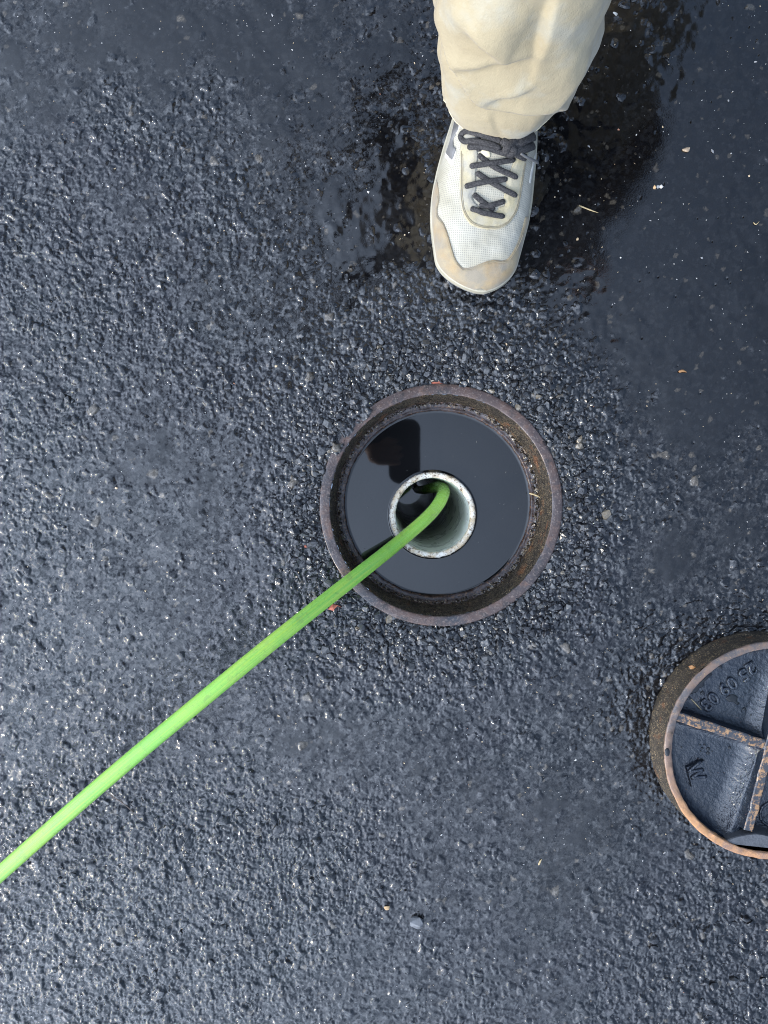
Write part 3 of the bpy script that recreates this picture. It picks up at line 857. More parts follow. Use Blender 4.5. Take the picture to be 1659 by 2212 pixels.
# water beads on the cover
def bead(V_, F_, outline, z, h):
    n_ = len(outline); c = np.mean(outline, 0); base = len(V_)
    for s, hh in ((1.04, -.0002), (.97, .45), (.8, .85), (.5, 1.0)):
        for p in outline: V_.append((c[0] + (p[0] - c[0]) * s, c[1] + (p[1] - c[1]) * s, z + hh * h))
    V_.append((c[0], c[1], z + h * 1.02))
    for r_ in range(3):
        for k in range(n_):
            k2 = (k + 1) % n_; F_.append((base + r_ * n_ + k, base + r_ * n_ + k2, base + (r_ + 1) * n_ + k2, base + (r_ + 1) * n_ + k))
    for k in range(n_): F_.append((base + 3 * n_ + k, base + 3 * n_ + (k + 1) % n_, base + 4 * n_))
V_, F_ = [], []
def px_outline(pts, fn, z, n_=40):
    w_ = [P(*fn(*p), z) for p in pts]; w_.append(w_[0]); s = spline_pts([(q.x, q.y) for q in w_], n_ + 1)[:-1]
    if np.sum(s[:, 0] * np.roll(s[:, 1], -1) - np.roll(s[:, 0], -1) * s[:, 1]) < 0: s = s[::-1]
    return s
bead(V_, F_, px_outline([(820, 975), (870, 920), (960, 890), (1050, 940), (1040, 1030), (1080, 1050), (1050, 1100), (970, 1040), (880, 1030)], D1, FLOOR + .0005), FLOOR + .0003, .0009)
bead(V_, F_, px_outline([(60, 890), (130, 800), (380, 560), (460, 460), (540, 500), (400, 600), (370, 730), (270, 770), (240, 840)], D1, FLOOR + .002), FLOOR + .0018, .0010)
for (x, y, s) in ((700, 340, 42), (1340, 1300, 52), (1185, 1180, 38), (350, 860, 45), (90, 950, 20), (875, 865, 18)):
    bead(V_, F_, px_outline([(x + s * math.cos(a), y + s * (.8 + .3 * math.sin(3 * a)) * math.sin(a)) for a in np.linspace(0, 5.5, 8)], D1, FLOOR), FLOOR + .0003, .0011)
for (x, y, s) in ((75, 230, 50), ):
    bead(V_, F_, px_outline([(x + s * .8 * math.cos(a), y + s * 1.3 * math.sin(a)) for a in np.linspace(0, 5.5, 8)], D2, COV_H), COV_H, .0016)
for (x, y, s) in ((715, 245, 26), (720, 180, 30), (625, 170, 18), (660, 115, 16), (590, 118, 12), (600, 215, 12), (780, 215, 10), (1055, 160, 22), (300, 155, 14)):
    bead(V_, F_, px_outline([(x + s * math.cos(a), y + s * math.sin(a)) for a in np.linspace(0, 5.5, 8)], D2, FLOOR), FLOOR + .0002, .0009)
dr = mesh_obj('water_beads', V_, F_, M_DROP); tag(dr, 'clear water beads lying on the black inside of the upturned cover', 'water drops', kind='stuff')

# ------------------------------------------------------------------ the photographer
person = empty('person', (.2, .5, 0), 'person in khaki trousers, dark jacket and worn pale sneakers beside the manhole', 'person')

# ---- right shoe
TOE = P(1037, 631, .02)
ax = Vector((.085, 1.0)).normalized(); ay = Vector((ax.y, -ax.x))        # heelwards, and towards the inner side
_x = np.linspace(0, 1, 16); _f = (1 - (1 - _x) ** 1.6) ** .62
ts = np.concatenate([62 * _x, [124, 152, 193, 241, 294, 340, 400, 470, 515, 535, 542]]) / 1790.0
Ls = np.concatenate([98 * _f, [112, 116, 117, 111, 101, 90, 78, 70, 56, 36, 0]]) / 1790.0
Rs = np.concatenate([69 * _f, [80, 85, 88, 88, 88, 85, 76, 68, 54, 34, 0]]) / 1790.0
hs_t = np.array([0, .008, .02, .04, .07, .10, .13, .16, .19, .22, .25, .28, .295, .303])
hs_h = np.array([.006, .018, .027, .035, .041, .048, .058, .072, .088, .094, .090, .088, .080, .050])
def smooth_interp(x, xp, fp, wd=41):
    # monotone-ish cubic through numpy: dense linear then box blur is enough here
    xx = np.linspace(xp[0], xp[-1], 800); ff = np.interp(xx, xp, fp)
    k = np.hanning(wd); k /= k.sum(); pad_ = np.concatenate([np.full(wd // 2, ff[0]), ff, np.full(wd // 2, ff[-1])])
    return np.interp(x, xx, np.convolve(pad_, k, 'valid'))
TL = ts[-1]
NU, NV = 300, 180
tt = TL * (1 - np.cos(np.linspace(.06, math.pi - .02, NU))) / 2
def lr(t_): 
    return (np.sqrt(np.clip(smooth_interp(t_, ts, Ls ** 2, 9), 0, None)) , np.sqrt(np.clip(smooth_interp(t_, ts, Rs ** 2, 9), 0, None)))
LL, RR = lr(tt); HH = smooth_interp(tt, hs_t, hs_h)
phi = np.linspace(0, math.pi, NV)
def upper_surface(off=0.0, flare=0.0):
    cph, sph = np.cos(phi)[None, :], np.sin(phi)[None, :]
    half = (LL + RR)[:, None] / 2 + off; mid_ = ((RR - LL) / 2)[:, None]
    # the crown of the foot narrows towards the ankle
    nar = np.interp(tt, [0, .1, .2, .3], [.62, .80, 1.05, .9])[:, None]
    lat = mid_ - half * np.sign(cph) * np.abs(cph) ** nar * (1 - .10 * sph * np.interp(tt, [0, .08, .2, .3], [0, .3, 1, .6])[:, None])
    z = .022 + (HH[:, None] + off) * sph ** np.interp(tt, [0, .1, .2, .3], [.62, .70, .78, .6])[:, None]
    # toe springs up a little
    z = z + .006 * np.clip(1 - tt / .06, 0, 1)[:, None] ** 2
    t2 = tt[:, None] - off * np.clip(1 - tt / .02, 0, 1)[:, None]
    xx = TOE.x + ax.x * t2 + ay.x * lat; yy = TOE.y + ax.y * t2 + ay.y * lat
    return np.stack([xx, yy, z], -1)
S0 = upper_surface()
# puffs and wear
pz = S0.reshape(-1, 3)
crease = .0012 * (fbm(pz[:, 0] * 60, pz[:, 1] * 60, 91, 3) - .5) * 2
S0 = S0 + (np.array([0, 0, 1.0]) * crease[:, None]).reshape(NU, NV, 3)
ix = np.arange(NU * NV).reshape(NU, NV)
SF = np.stack([ix[:-1, :-1], ix[:-1, 1:], ix[1:, 1:], ix[1:, :-1]], -1).reshape(-1, 4)
nrm = np.cross(np.gradient(S0, axis=0), np.gradient(S0, axis=1)); nrm /= np.linalg.norm(nrm, axis=2)[..., None] + 1e-12
if nrm[NU // 3, NV // 2, 2] < 0: nrm = -nrm
SP = proj(S0.reshape(-1, 3))
def inside(poly, pts):
    x, y = pts[:, 0], pts[:, 1]; r = np.zeros(len(pts), bool); n_ = len(poly)
    for k in range(n_):
        (xa, ya), (xb, yb) = poly[k], poly[(k + 1) % n_]
        c = ((ya > y) != (yb > y)) & (x < (xb - xa) * (y - ya) / (yb - ya + 1e-12) + xa); r ^= c
    return r
arcl = np.cumsum(np.linalg.norm(np.diff(S0, axis=1, prepend=S0[:, :1]), axis=2), 1); arcl -= arcl[:, NV // 2][:, None]
lenl = np.cumsum(np.linalg.norm(np.diff(S0, axis=0, prepend=S0[:1]), axis=2), 0)[:, NV // 2][:, None]
WEAVE = np.stack([arcl, np.broadcast_to(lenl, arcl.shape), np.zeros_like(arcl)], -1).reshape(-1, 3)
shoe = big_mesh('shoe', S0.reshape(-1, 3), SF, M_KNIT, {'weave': WEAVE}, parent=person)
tag(shoe, 'pale knit and suede sneaker with charcoal laces')
def densify(poly): return [tuple(p) for p in spline_pts(poly, len(poly) * 6)]
def overlay(name, polys, holes, thick, mat, parent):
    fc = SP[SF].mean(1); sel = np.zeros(len(SF), bool)
    for q in polys: sel |= inside(q, fc)
    for q in holes: sel &= ~inside(q, fc)
    F = SF[sel]
    if len(F) == 0: return None
    us = np.unique(F); mp = -np.ones(NU * NV, int); mp[us] = np.arange(len(us))
    # edges used once form the border
    e = np.concatenate([F[:, [0, 1]], F[:, [1, 2]], F[:, [2, 3]], F[:, [3, 0]]]); es = np.sort(e, 1)
    key = es[:, 0] * 10 ** 7 + es[:, 1]; un, first, cnt = np.unique(key, return_index=True, return_counts=True)
    be = e[first[cnt == 1]]
    border = np.zeros(NU * NV); border[be.ravel()] = 1
    b = border.reshape(NU, NV); near_ = b.copy()
    for _ in range(3):
        p = np.pad(near_, 1); near_ = np.maximum(near_, .72 * np.max([p[:-2, 1:-1], p[2:, 1:-1], p[1:-1, :-2], p[1:-1, 2:]], 0))
    th = thick * (1 - .55 * near_.ravel())
    base = S0.reshape(-1, 3); nn = nrm.reshape(-1, 3)
    # soften the stair-stepped border in the surface
    q = base.copy()
    nb = {}
    for a_, b_ in be: nb.setdefault(a_, []).append(b_); nb.setdefault(b_, []).append(a_)
    for _ in range(4):
        upd = {k: (q[k] * .4 + q[v].mean(0) * .6) for k, v in nb.items() if len(v) == 2}
        for k, v in upd.items(): q[k] = v
    Vv = list(q[us] + nn[us] * th[us][:, None]); Ff = [tuple(mp[f]) for f in F]
    lowm = {}
    for k in np.unique(be): lowm[k] = len(Vv); Vv.append(q[k] - nn[k] * .001)
    for a_, b_ in be: Ff.append((mp[b_], mp[a_], lowm[a_], lowm[b_]))
    return mesh_obj(name, Vv, Ff, mat, parent)
mud = densify([C1(*p) for p in [(235, 1130), (262, 1300), (250, 1380), (255, 1430), (290, 1480), (320, 1560), (345, 1650), (370, 1720), (410, 1770), (450, 1778), (500, 1765), (560, 1740), (620, 1725), (690, 1728), (730, 1700), (770, 1630), (805, 1540), (830, 1440)]]) + [C1(1000, 1440), C1(1000, 2100), C1(50, 2100), C1(50, 1130)]
overlay('toe_guard', [mud], [], .0016, M_SUEDE, shoe)
eye_o = densify([C1(*p) for p in [(425, 700), (410, 860), (403, 1000), (400, 1150), (398, 1280), (405, 1370), (430, 1440), (470, 1490), (530, 1515), (600, 1525), (660, 1520), (710, 1495), (750, 1450), (780, 1390), (800, 1300), (815, 1200), (835, 1080), (858, 960), (880, 700)]])
eye_i = densify([C1(*p) for p in [(800, 700), (790, 900), (765, 1040), (735, 1120), (715, 1160), (708, 1210), (700, 1260), (690, 1330), (700, 1360), (652, 1382), (635, 1410), (560, 1398), (520, 1370), (475, 1310), (500, 1275), (505, 1220), (500, 1150), (515, 1050), (510, 960), (495, 700)]])
overlay('eyestay', [eye_o], [eye_i], .0022, M_EYE, shoe)
logo = [C1(*p) for p in [(372, 760), (405, 800), (395, 850), (352, 930), (360, 985), (378, 1000), (348, 1108), (296, 1040), (330, 940), (340, 900), (362, 800)]]
lc = np.mean(logo, 0); logo_in = [tuple(lc + (np.array(p) - lc) * .80) for p in logo]
lg = overlay('logo_patch', [logo], [], .0010, M_LOGOE, shoe); overlay('logo_face', [logo_in], [], .0022, M_LOGO, shoe)
side = densify([C1(*p) for p in [(905, 1000), (880, 1080), (858, 1200), (866, 1210), (890, 1090), (915, 1010)]])
overlay('seam_tape', [side], [], .0012, M_LOGOE, shoe)
def stitch(pts):
    pl_ = [on_shoe(p[0], p[1], .0024) for p in pts]; pl_ = [q[0][:] for q in pl_ if q]
    if len(pl_) > 4:
        Vv, Ff = tube(pl_, .00032, 5); mesh_obj('stitching', Vv, Ff, M_STITCH, shoe)
# sole
so_t = TL * (1 - np.cos(np.linspace(0, math.pi, 120))) / 2
Lo, Ro = lr(so_t)
out = np.array([(t_, -l) for t_, l in zip(so_t, Lo)] + [(t_, r) for t_, r in zip(so_t[::-1][1:-1], Ro[::-1][1:-1])])
for _ in range(3): out = (np.roll(out, 1, 0) + 2 * out + np.roll(out, -1, 0)) / 4
_t = np.roll(out, -1, 0) - np.roll(out, 1, 0); _t /= np.linalg.norm(_t, axis=1)[:, None] + 1e-12
onrm = np.stack([_t[:, 1], -_t[:, 0]], 1)
if (onrm * (out - out.mean(0))).sum() < 0: onrm = -onrm
def sole_prism(name, z0f, z1f, grow, mat, sel=None):
    Vv, Ff = [], []; n_ = len(out)
    cx = TL / 2
    for zi, (zf, g) in enumerate(((z0f, grow - .002), (lambda t_: z0f(t_) + .002, grow), (lambda t_: z1f(t_) - .002, grow), (z1f, grow - .0015), (z1f, grow - .006))):
        for (t_, l), (nt_, nl_) in zip(out, onrm):
            l2 = l + g * nl_; t2 = t_ + g * nt_
            Vv.append((TOE.x + ax.x * t2 + ay.x * l2, TOE.y + ax.y * t2 + ay.y * l2, zf(t_)))
    for r_ in range(4):
        for k in range(n_): k2 = (k + 1) % n_; Ff.append((r_ * n_ + k, r_ * n_ + k2, (r_ + 1) * n_ + k2, (r_ + 1) * n_ + k))
    Ff.append(tuple(range(n_))); Ff.append(tuple(4 * n_ + k for k in range(n_)))
    bm = bmesh.new(); vs = [bm.verts.new(v) for v in Vv]
    for f in Ff: bm.faces.new([vs[k] for k in f])
    return bm_obj(name, bm, mat, shoe, smooth=False)
spring = lambda t_: .010 * max(0, 1 - t_ / .055) ** 2
sole_prism('outsole', lambda t_: .0015 + spring(t_), lambda t_: .010 + spring(t_), .0012, M_TIP)
sole_prism('midsole', lambda t_: .0095 + spring(t_), lambda t_: .0265 + spring(t_) * .6, .0026, M_SOLE)

# laces
SF_list = [tuple(map(int, f)) for f in SF]
bvh = BVHTree.FromPolygons([Vector(v) for v in S0.reshape(-1, 3)], SF_list)
EYE = Vector((0, 0, CAM_H))
def on_shoe(u, v, lift):
    d = (P(u, v, 0) - EYE).normalized(); hit = bvh.ray_cast(EYE, d)
    if hit[0] is None: return None
    nn = hit[1] if hit[1].z > 0 else -hit[1]
    return hit[0] + nn * lift, nn
def lace(pts, lift=.0030, width=.0030, flat=.55, mat=M_LACE, name='lace', n_=26, lifts=None):
    px_ = spline_pts([C1(*p) for p in pts], n_); pl_ = []
    for k, p in enumerate(px_):
        L_ = lift if lifts is None else np.interp(k / (n_ - 1), np.linspace(0, 1, len(lifts)), lifts)
        r_ = on_shoe(p[0], p[1], L_)
        if r_: pl_.append(r_[0][:])
    if len(pl_) < 4: return
    pl_ = np.array(pl_)
    for _ in range(3): pl_[1:-1] = (pl_[:-2] + 2 * pl_[1:-1] + pl_[2:]) / 4
    prof = width * np.minimum(1, np.minimum(np.arange(len(pl_)), np.arange(len(pl_))[::-1]) / 2 + .55)
    Vv, Ff = tube(pl_, prof, 12, up=[0, -.25, 1], flat=flat)
    return mesh_obj(name, Vv, Ff, mat, shoe)
def inset(poly, k):
    c = np.mean(poly, 0); return [tuple(c + (np.array(p) - c) * k) for p in poly]
stitch(inset(eye_o[12:-12], .95)); stitch(inset(eye_o[12:-12], .90))
stitch([(p[0] , p[1] + 4.0) for p in mud[6:-10]])
lace([(487, 1290), (560, 1350), (625, 1395)], lifts=(.001, .0022, .001))
lace([(695, 1335), (600, 1365), (525, 1368)], lifts=(.0012, .0036, .0025))
lace([(468, 1383), (520, 1402), (580, 1422), (690, 1438)], lifts=(.0022, .0048, .0052, .0026))
lace([(505, 1145), (620, 1220), (762, 1302)], lifts=(.001, .002, .0044))
lace([(432, 1242), (560, 1210), (710, 1188)], lifts=(.0030, .0048, .001))
lace([(520, 1025), (620, 1105), (768, 1182)], lifts=(.001, .002, .0044))
lace([(465, 1106), (600, 1085), (762, 1058)], lifts=(.0030, .0048, .001))
lace([(660, 985), (600, 955), (500, 937), (440, 945), (416, 912), (450, 876), (540, 893), (672, 935)], lifts=(.007, .007, .006, .004, .004, .004, .006, .008), n_=50)
lace([(455, 978), (560, 972), (650, 1000), (745, 1032)], lifts=(.003, .004, .005, .006), width=.0036)
lace([(518, 880), (527, 1005)], lifts=(.0015, .0015), width=.003)
lace([(672, 925), (705, 960), (735, 1000), (700, 1022)], lifts=(.008, .011, .010, .006), width=.0046, flat=.8)
lace([(740, 925), (700, 965), (690, 1010)], lifts=(.008, .012, .007), width=.0046, flat=.8)
lace([(700, 965), (780, 935), (862, 905)], lifts=(.008, .009, .006), width=.0052)
lace([(700, 985), (790, 985), (866, 965)], lifts=(.008, .008, .004), width=.0048)
lace([(720, 1000), (775, 1030), (815, 1046)], lifts=(.008, .007, .006), width=.0040)
lace([(770, 1018), (815, 1045), (878, 1084)], lifts=(.009, .009, .007), width=.0016, flat=1, mat=M_LOGO, name='lace_tip')
tab = [C1(*p) for p in [(530, 955), (592, 962), (604, 1048), (560, 1052), (540, 1030)]]
overlay('tongue_tab', [tab], [], .0020, M_TAB, shoe)

# ---- trousers
ks = [(.115, .075, .066, .128, .430, .48), ]
# z, rx, ry, cx, cy, tilt of the ring (front low)
leg_r = [  # z mid, rx, ry, cx, cy, tilt
    (.082, .0610, .0600, .1210, .432, -.36), (.092, .0640, .0640, .1210, .432, -.34), (.104, .0685, .0680, .1215, .433, -.31), (.120, .0740, .0715, .1225, .435, -.26),
    (.145, .0785, .0740, .1235, .437, -.18), (.180, .0810, .0745, .1225, .440, -.10), (.220, .0775, .0740, .1185, .443, -.05), (.270, .0755, .0740, .1160, .446, 0),
    (.340, .0760, .0740, .1180, .448, 0), (.430, .0800, .0760, .1270, .446, 0), (.50, .0810, .0800, .1320, .442, 0), (.58, .0810, .0800, .1430, .486, 0), (.66, .0810, .0800, .1500, .535, 0), (.74, .0830, .0820, .1560, .556, 0), (.83, .0830, .0840, .1650, .562, 0), (.90, .080, .082, .1700, .572, 0)]
def seg_dist(pts, line):
    """signed distance (positive above the line in the picture) and parameter"""
    best = np.full(len(pts), 1e9); sg = np.zeros(len(pts)); par = np.zeros(len(pts)); n_ = len(line)
    for k in range(n_ - 1):
        a_, b_ = np.array(line[k]), np.array(line[k + 1]); d = b_ - a_; L2 = d @ d
        t_ = np.clip(((pts - a_) @ d) / L2, 0, 1); c = a_ + t_[:, None] * d; v = pts - c; dd = np.hypot(v[:, 0], v[:, 1])
        cr_ = d[0] * v[:, 1] - d[1] * v[:, 0]; m_ = dd < best
        best = np.where(m_, dd, best); sg = np.where(m_, -np.sign(cr_), sg); par = np.where(m_, (k + t_) / (n_ - 1), par)
    return best * sg, par
def leg_mesh(rings, nz, na, folds, seed, sx=0, sy=0, top=1.0):
    r = np.array(rings); zz = r[:, 0]; ti = np.linspace(0, 1, nz) ** 1.25
    zi = zz[0] + (zz[-1] - zz[0]) * ti
    f = [smooth_interp(zi, zz, r[:, k]) for k in range(6)]
    an = np.linspace(0, 2 * math.pi, na, endpoint=False)
    ca, sa = np.cos(an), np.sin(an)
    rx, ry, cx, cy, tl = (f[k][:, None] for k in (1, 2, 3, 4, 5))
    wob = 1 + .030 * np.sin(3 * an[None, :] + 5 * zi[:, None] + seed) + .018 * np.sin(5 * an[None, :] - 17 * zi[:, None] + 2 * seed)
    x = cx + sx + rx * ca[None, :] * wob; y = cy + sy + ry * sa[None, :] * wob
    z = zi[:, None] + tl * (y - cy - sy) * -1.0
    Pn = np.stack([x, y, z], -1)
    nn = np.stack([np.broadcast_to(ca, x.shape), np.broadcast_to(sa, x.shape), np.zeros_like(x)], -1)
    disp = .0030 * (fbm(an[None, :] * 2.2 + 50 + zi[:, None] * 3, zi[:, None] * 26 + seed, 31 + seed, 3) - .5) * 2
    # slanting drag folds
    disp = disp + .0022 * np.sin(9 * zi[:, None] * 9 + 2.3 * np.sin(an)[None, :] * 2 + seed) * sstep(.07, .16, zi[:, None]) * (.4 + .6 * vnoise(an[None, :] * 1.3 + 9, zi[:, None] * 9, seed + 4))
    if folds:
        pr = proj(Pn.reshape(-1, 3)); front = sstep(.5, .2, sa)[None, :] * np.ones_like(x)
        for line, amp, up, dn, sharp in folds:
            d, par = seg_dist(pr, line); fade = np.sin(np.clip(par, 0.02, .98) * math.pi) ** .5
            bump = sstep(-sharp * .35, sharp, d) * np.exp(-np.clip(d, 0, None) / up) - .40 * sstep(sharp * .35, -sharp, d) * np.exp(np.clip(d, None, 0) / dn)
            disp = disp + (amp * bump * fade).reshape(x.shape) * front
        # puckered outer seam on the side
        sd = an[None, :] - (math.pi * 1.07 + .12 * np.sin(zi[:, None] * 22))
        disp = disp + np.exp(-(sd / .045) ** 2) * (.0018 + .0012 * (vnoise(zi[:, None] * 70 + 3, zi[:, None] * 0, 8) - .5) * 2) - .0016 * np.exp(-((sd - .11) / .05) ** 2)
        # front of the cuff is pulled to a blunt point
        tip = np.exp(-((an[None, :] - math.pi * 1.5 + .05) / .30) ** 2) * np.clip(1 - (zi[:, None] - zz[0]) / .035, 0, 1)
        disp = disp + .0060 * tip
    for _ in range(1):
        disp = (2 * disp + np.roll(disp, 1, 1) + np.roll(disp, -1, 1)) / 4
        disp[1:-1] = (2 * disp[1:-1] + disp[:-2] + disp[2:]) / 4
    Pn = Pn + nn * disp[..., None]
    return Pn
def C6(x, y): return ((1700 + x / 2.074) * .54, y / 2.074 * .54)
FOLDS = [
    ([C6(*p) for p in [(85, -40), (120, 150), (205, 400), (280, 560), (400, 760), (520, 858), (650, 884), (900, 882), (1050, 872), (1160, 925)]], .0150, 70, 24, 7),
    ([C6(*p) for p in [(270, 522), (480, 515), (700, 480), (920, 460)]], .0090, 45, 22, 8),
    ([C6(*p) for p in [(920, 470), (975, 330), (1010, 180), (1090, -20)]], -.0100, 60, 30, 10),
    ([C6(*p) for p in [(520, 800), (640, 740), (800, 700), (900, 640)]], .0070, 30, 16, 6),
    ([C6(*p) for p in [(780, 930), (900, 925), (1010, 900), (1110, 930)]], .0070, 18, 12, 4),
    ([C6(*p) for p in [(340, 180), (470, 310), (600, 410), (700, 480)]], .0090, 45, 36, 12),
    ([C6(*p) for p in [(1080, 860), (1180, 700), (1300, 560), (1400, 400)]], .0100, 45, 30, 10),
    ([C6(*p) for p in [(530, 960), (560, 1040), (620, 1150)]], -.0030, 22, 14, 6),
]
trous = bpy.data.objects.new('trousers', None); trous.location = (.2, .5, .9); link(trous, person)
PR = leg_mesh(leg_r, 230, 220, FOLDS, 2)
def grid_tube(name, G, mat, parent, turn=.012, thick=.0012):
    nz, na = G.shape[:2]
    c = G[0].mean(0)
    rows = [G]
    inner = [c + (G[0] - c) * (1 - thick / .07) - np.array([0, 0, .0004]), c + (G[0] - c) * (1 - 2.2 * thick / .07) + np.array([0, 0, .004]), c + (G[0] - c) * (1 - 2.6 * thick / .07) + np.array([0, 0, .03])]
    A = np.concatenate([np.array(inner)[::-1], G], 0); n0 = A.shape[0]
    ii_ = np.arange(n0 * na).reshape(n0, na); nx_ = np.roll(ii_, -1, 1)
    F = np.stack([ii_[:-1], nx_[:-1], nx_[1:], ii_[1:]], -1).reshape(-1, 4)
    return big_mesh(name, A.reshape(-1, 3), F, mat, parent=parent)
lo_ = grid_tube('trouser_leg', PR, M_TROU, trous)
# hem stitching: a low welt round the cuff
hem = [PR[9, k] + (PR[9, k] - PR[9].mean(0)) * .006 for k in range(0, 220, 2)]; hem.append(hem[0])
Vv, Ff = tube(hem, .0005, 6); mesh_obj('hem_stitch', Vv, Ff, M_TAB, trous)
# left leg stands further back, out of the picture
LFT = Vector((.258, .395))
PL = leg_mesh([(z, a_, b_, c_ - .10 * sstep(.3, .85, np.array(z)), d_ - .39 * sstep(.1, .85, np.array(z)), e_) for z, a_, b_, c_, d_, e_ in [(q[0], q[1] * 1.22, q[2] * 1.15, q[3], q[4], q[5]) for q in leg_r]], 120, 120, None, 5, sx=LFT.x, sy=LFT.y)
grid_tube('trouser_leg', PL, M_TROU, trous)

# ---- body and jacket from joined rounded volumes
def blob(parts, name, mat, parent, voxel, smooth=6):
    """parts: lists of (point, radius) chains; overlapping closed tubes fused into one surface"""
    bm = bmesh.new()
    for ch in parts:
        ch = [(Vector(p), r) for p, r in ch]
        pts = [p for p, _ in ch]; rad = [r for _, r in ch]
        if len(pts) > 1:
            n_ = max(8, len(pts) * 7)
            full = spline_pts([(*p, r) for p, r in zip(pts, rad)], n_)
            Vv, Ff = tube(full[:, :3], np.clip(full[:, 3], .004, None), 20)
            vs = [bm.verts.new(v) for v in Vv]
            for f in Ff: bm.faces.new([vs[k] for k in f])
        for p, r in ((pts[0], rad[0]), (pts[-1], rad[-1])):
            bmesh.ops.create_icosphere(bm, subdivisions=3, radius=r * .999, matrix=Matrix.Translation(p))
    o = bm_obj(name, bm, mat, parent)
    rm = o.modifiers.new('fuse', 'REMESH'); rm.mode = 'VOXEL'; rm.voxel_size = voxel; rm.use_smooth_shade = True
    sm = o.modifiers.new('soften', 'SMOOTH'); sm.factor = .5; sm.iterations = smooth
    dg = bpy.context.evaluated_depsgraph_get(); me = bpy.data.meshes.new_from_object(o.evaluated_get(dg))
    o.modifiers.clear(); o.data = me; me.polygons.foreach_set('use_smooth', [True] * len(me.polygons))
    return o
HIP = Vector((.215, .57, .93)); NECK = Vector((.20, .50, 1.47)); HEAD = Vector((.165, .425, 1.63))
SHR, SHL = Vector((.005, .50, 1.41)), Vector((.385, .56, 1.41))
ELR, WRR = Vector((-.285, .40, 1.12)), Vector((-.062, .135, .935))
ELL, WRL = Vector((.49, .60, 1.13)), Vector((.44, .47, .89))
PALM = Vector((-.052, .075, .915))
fing = []
for k, (fy, ln) in enumerate(((.026, .070), (.046, .078), (.066, .074), (.085, .060))):
    b_ = Vector((-.050, fy + .010, .905)); fing.append([(PALM + Vector((0, (k - 1.5) * .016, -.004)), .010), (b_ + Vector((.012, 0, .001)), .0092), (b_ + Vector((.012 + ln * .45, -.002, .0045)), .0084), (b_ + Vector((.012 + ln * .8, -.003, .0075)), .0072)])
thumb = [(PALM + Vector((.0, .03, .006)), .012), (Vector((-.030, .058, .936)), .0105), (Vector((-.008, .042, .942)), .0092), (Vector((.012, .034, .942)), .0080)]
lf = []
for k in range(4): lf.append([(WRL + Vector((-.012 + .012 * k * .3, -.01, -.05)), .011), (WRL + Vector((-.026 + .017 * k, -.03, -.095)), .0092), (WRL + Vector((-.026 + .017 * k, -.022, -.13)), .0082), (WRL + Vector((-.024 + .016 * k, -.006, -.155)), .0072)])
lf.append([(WRL + Vector((-.02, -.015, -.03)), .012), (WRL + Vector((-.045, -.035, -.06)), .010), (WRL + Vector((-.048, -.045, -.09)), .0085)])
body_parts = [
    [(HIP, .10), (HIP.lerp(NECK, .35), .10), (HIP.lerp(NECK, .75), .11), (NECK, .062)],
    [(NECK, .058), (NECK.lerp(HEAD, .55), .056), (HEAD, .07)],
    [(HEAD + Vector((.010, .025, .035)), .088), (HEAD + Vector((0, -.01, .02)), .084), (HEAD + Vector((-.012, -.045, -.045)), .060)],
    [(HEAD + Vector((-.014, -.088, .0)), .013), (HEAD + Vector((-.018, -.108, -.030)), .0155)],
    [(HEAD + Vector((-.022, -.080, -.062)), .018), (HEAD + Vector((.004, -.086, -.062)), .018)],
    [(HEAD + Vector((-.092, .005, .012)), .014), (HEAD + Vector((-.088, .008, -.020)), .011)],
    [(HEAD + Vector((.092, .020, .012)), .014), (HEAD + Vector((.088, .022, -.020)), .011)],
    [(SHR, .05), (SHR.lerp(ELR, .5), .046), (ELR, .040), (ELR.lerp(WRR, .5), .036), (WRR, .027)],
    [(WRR, .026), (WRR.lerp(PALM, .6), .027), (PALM, .025)],
    [(PALM + Vector((0, .022, -.002)), .019), (PALM + Vector((.002, -.026, -.004)), .017)],
    [(SHL, .05), (SHL.lerp(ELL, .5), .046), (ELL, .040), (ELL.lerp(WRL, .5), .036), (WRL, .027)],
    [(WRL, .026), (WRL + Vector((0, -.012, -.045)), .028), (WRL + Vector((0, -.018, -.075)), .026)],
    [(HIP + Vector((-.07, 0, -.03)), .08), (Vector((.155, .555, .70)), .055), (Vector((.140, .475, .53)), .048), (Vector((.122, .455, .30)), .050), (Vector((.118, .455, .09)), .036)],
    [(HIP + Vector((.09, 0, -.03)), .08), (Vector((.405, .70, .52)), .055), (Vector((.400, .80, .30)), .045), (Vector((.395, .85, .09)), .036)],
] + fing + [thumb] + lf
blob(body_parts, 'body', M_SKIN, person, .0042, 5)
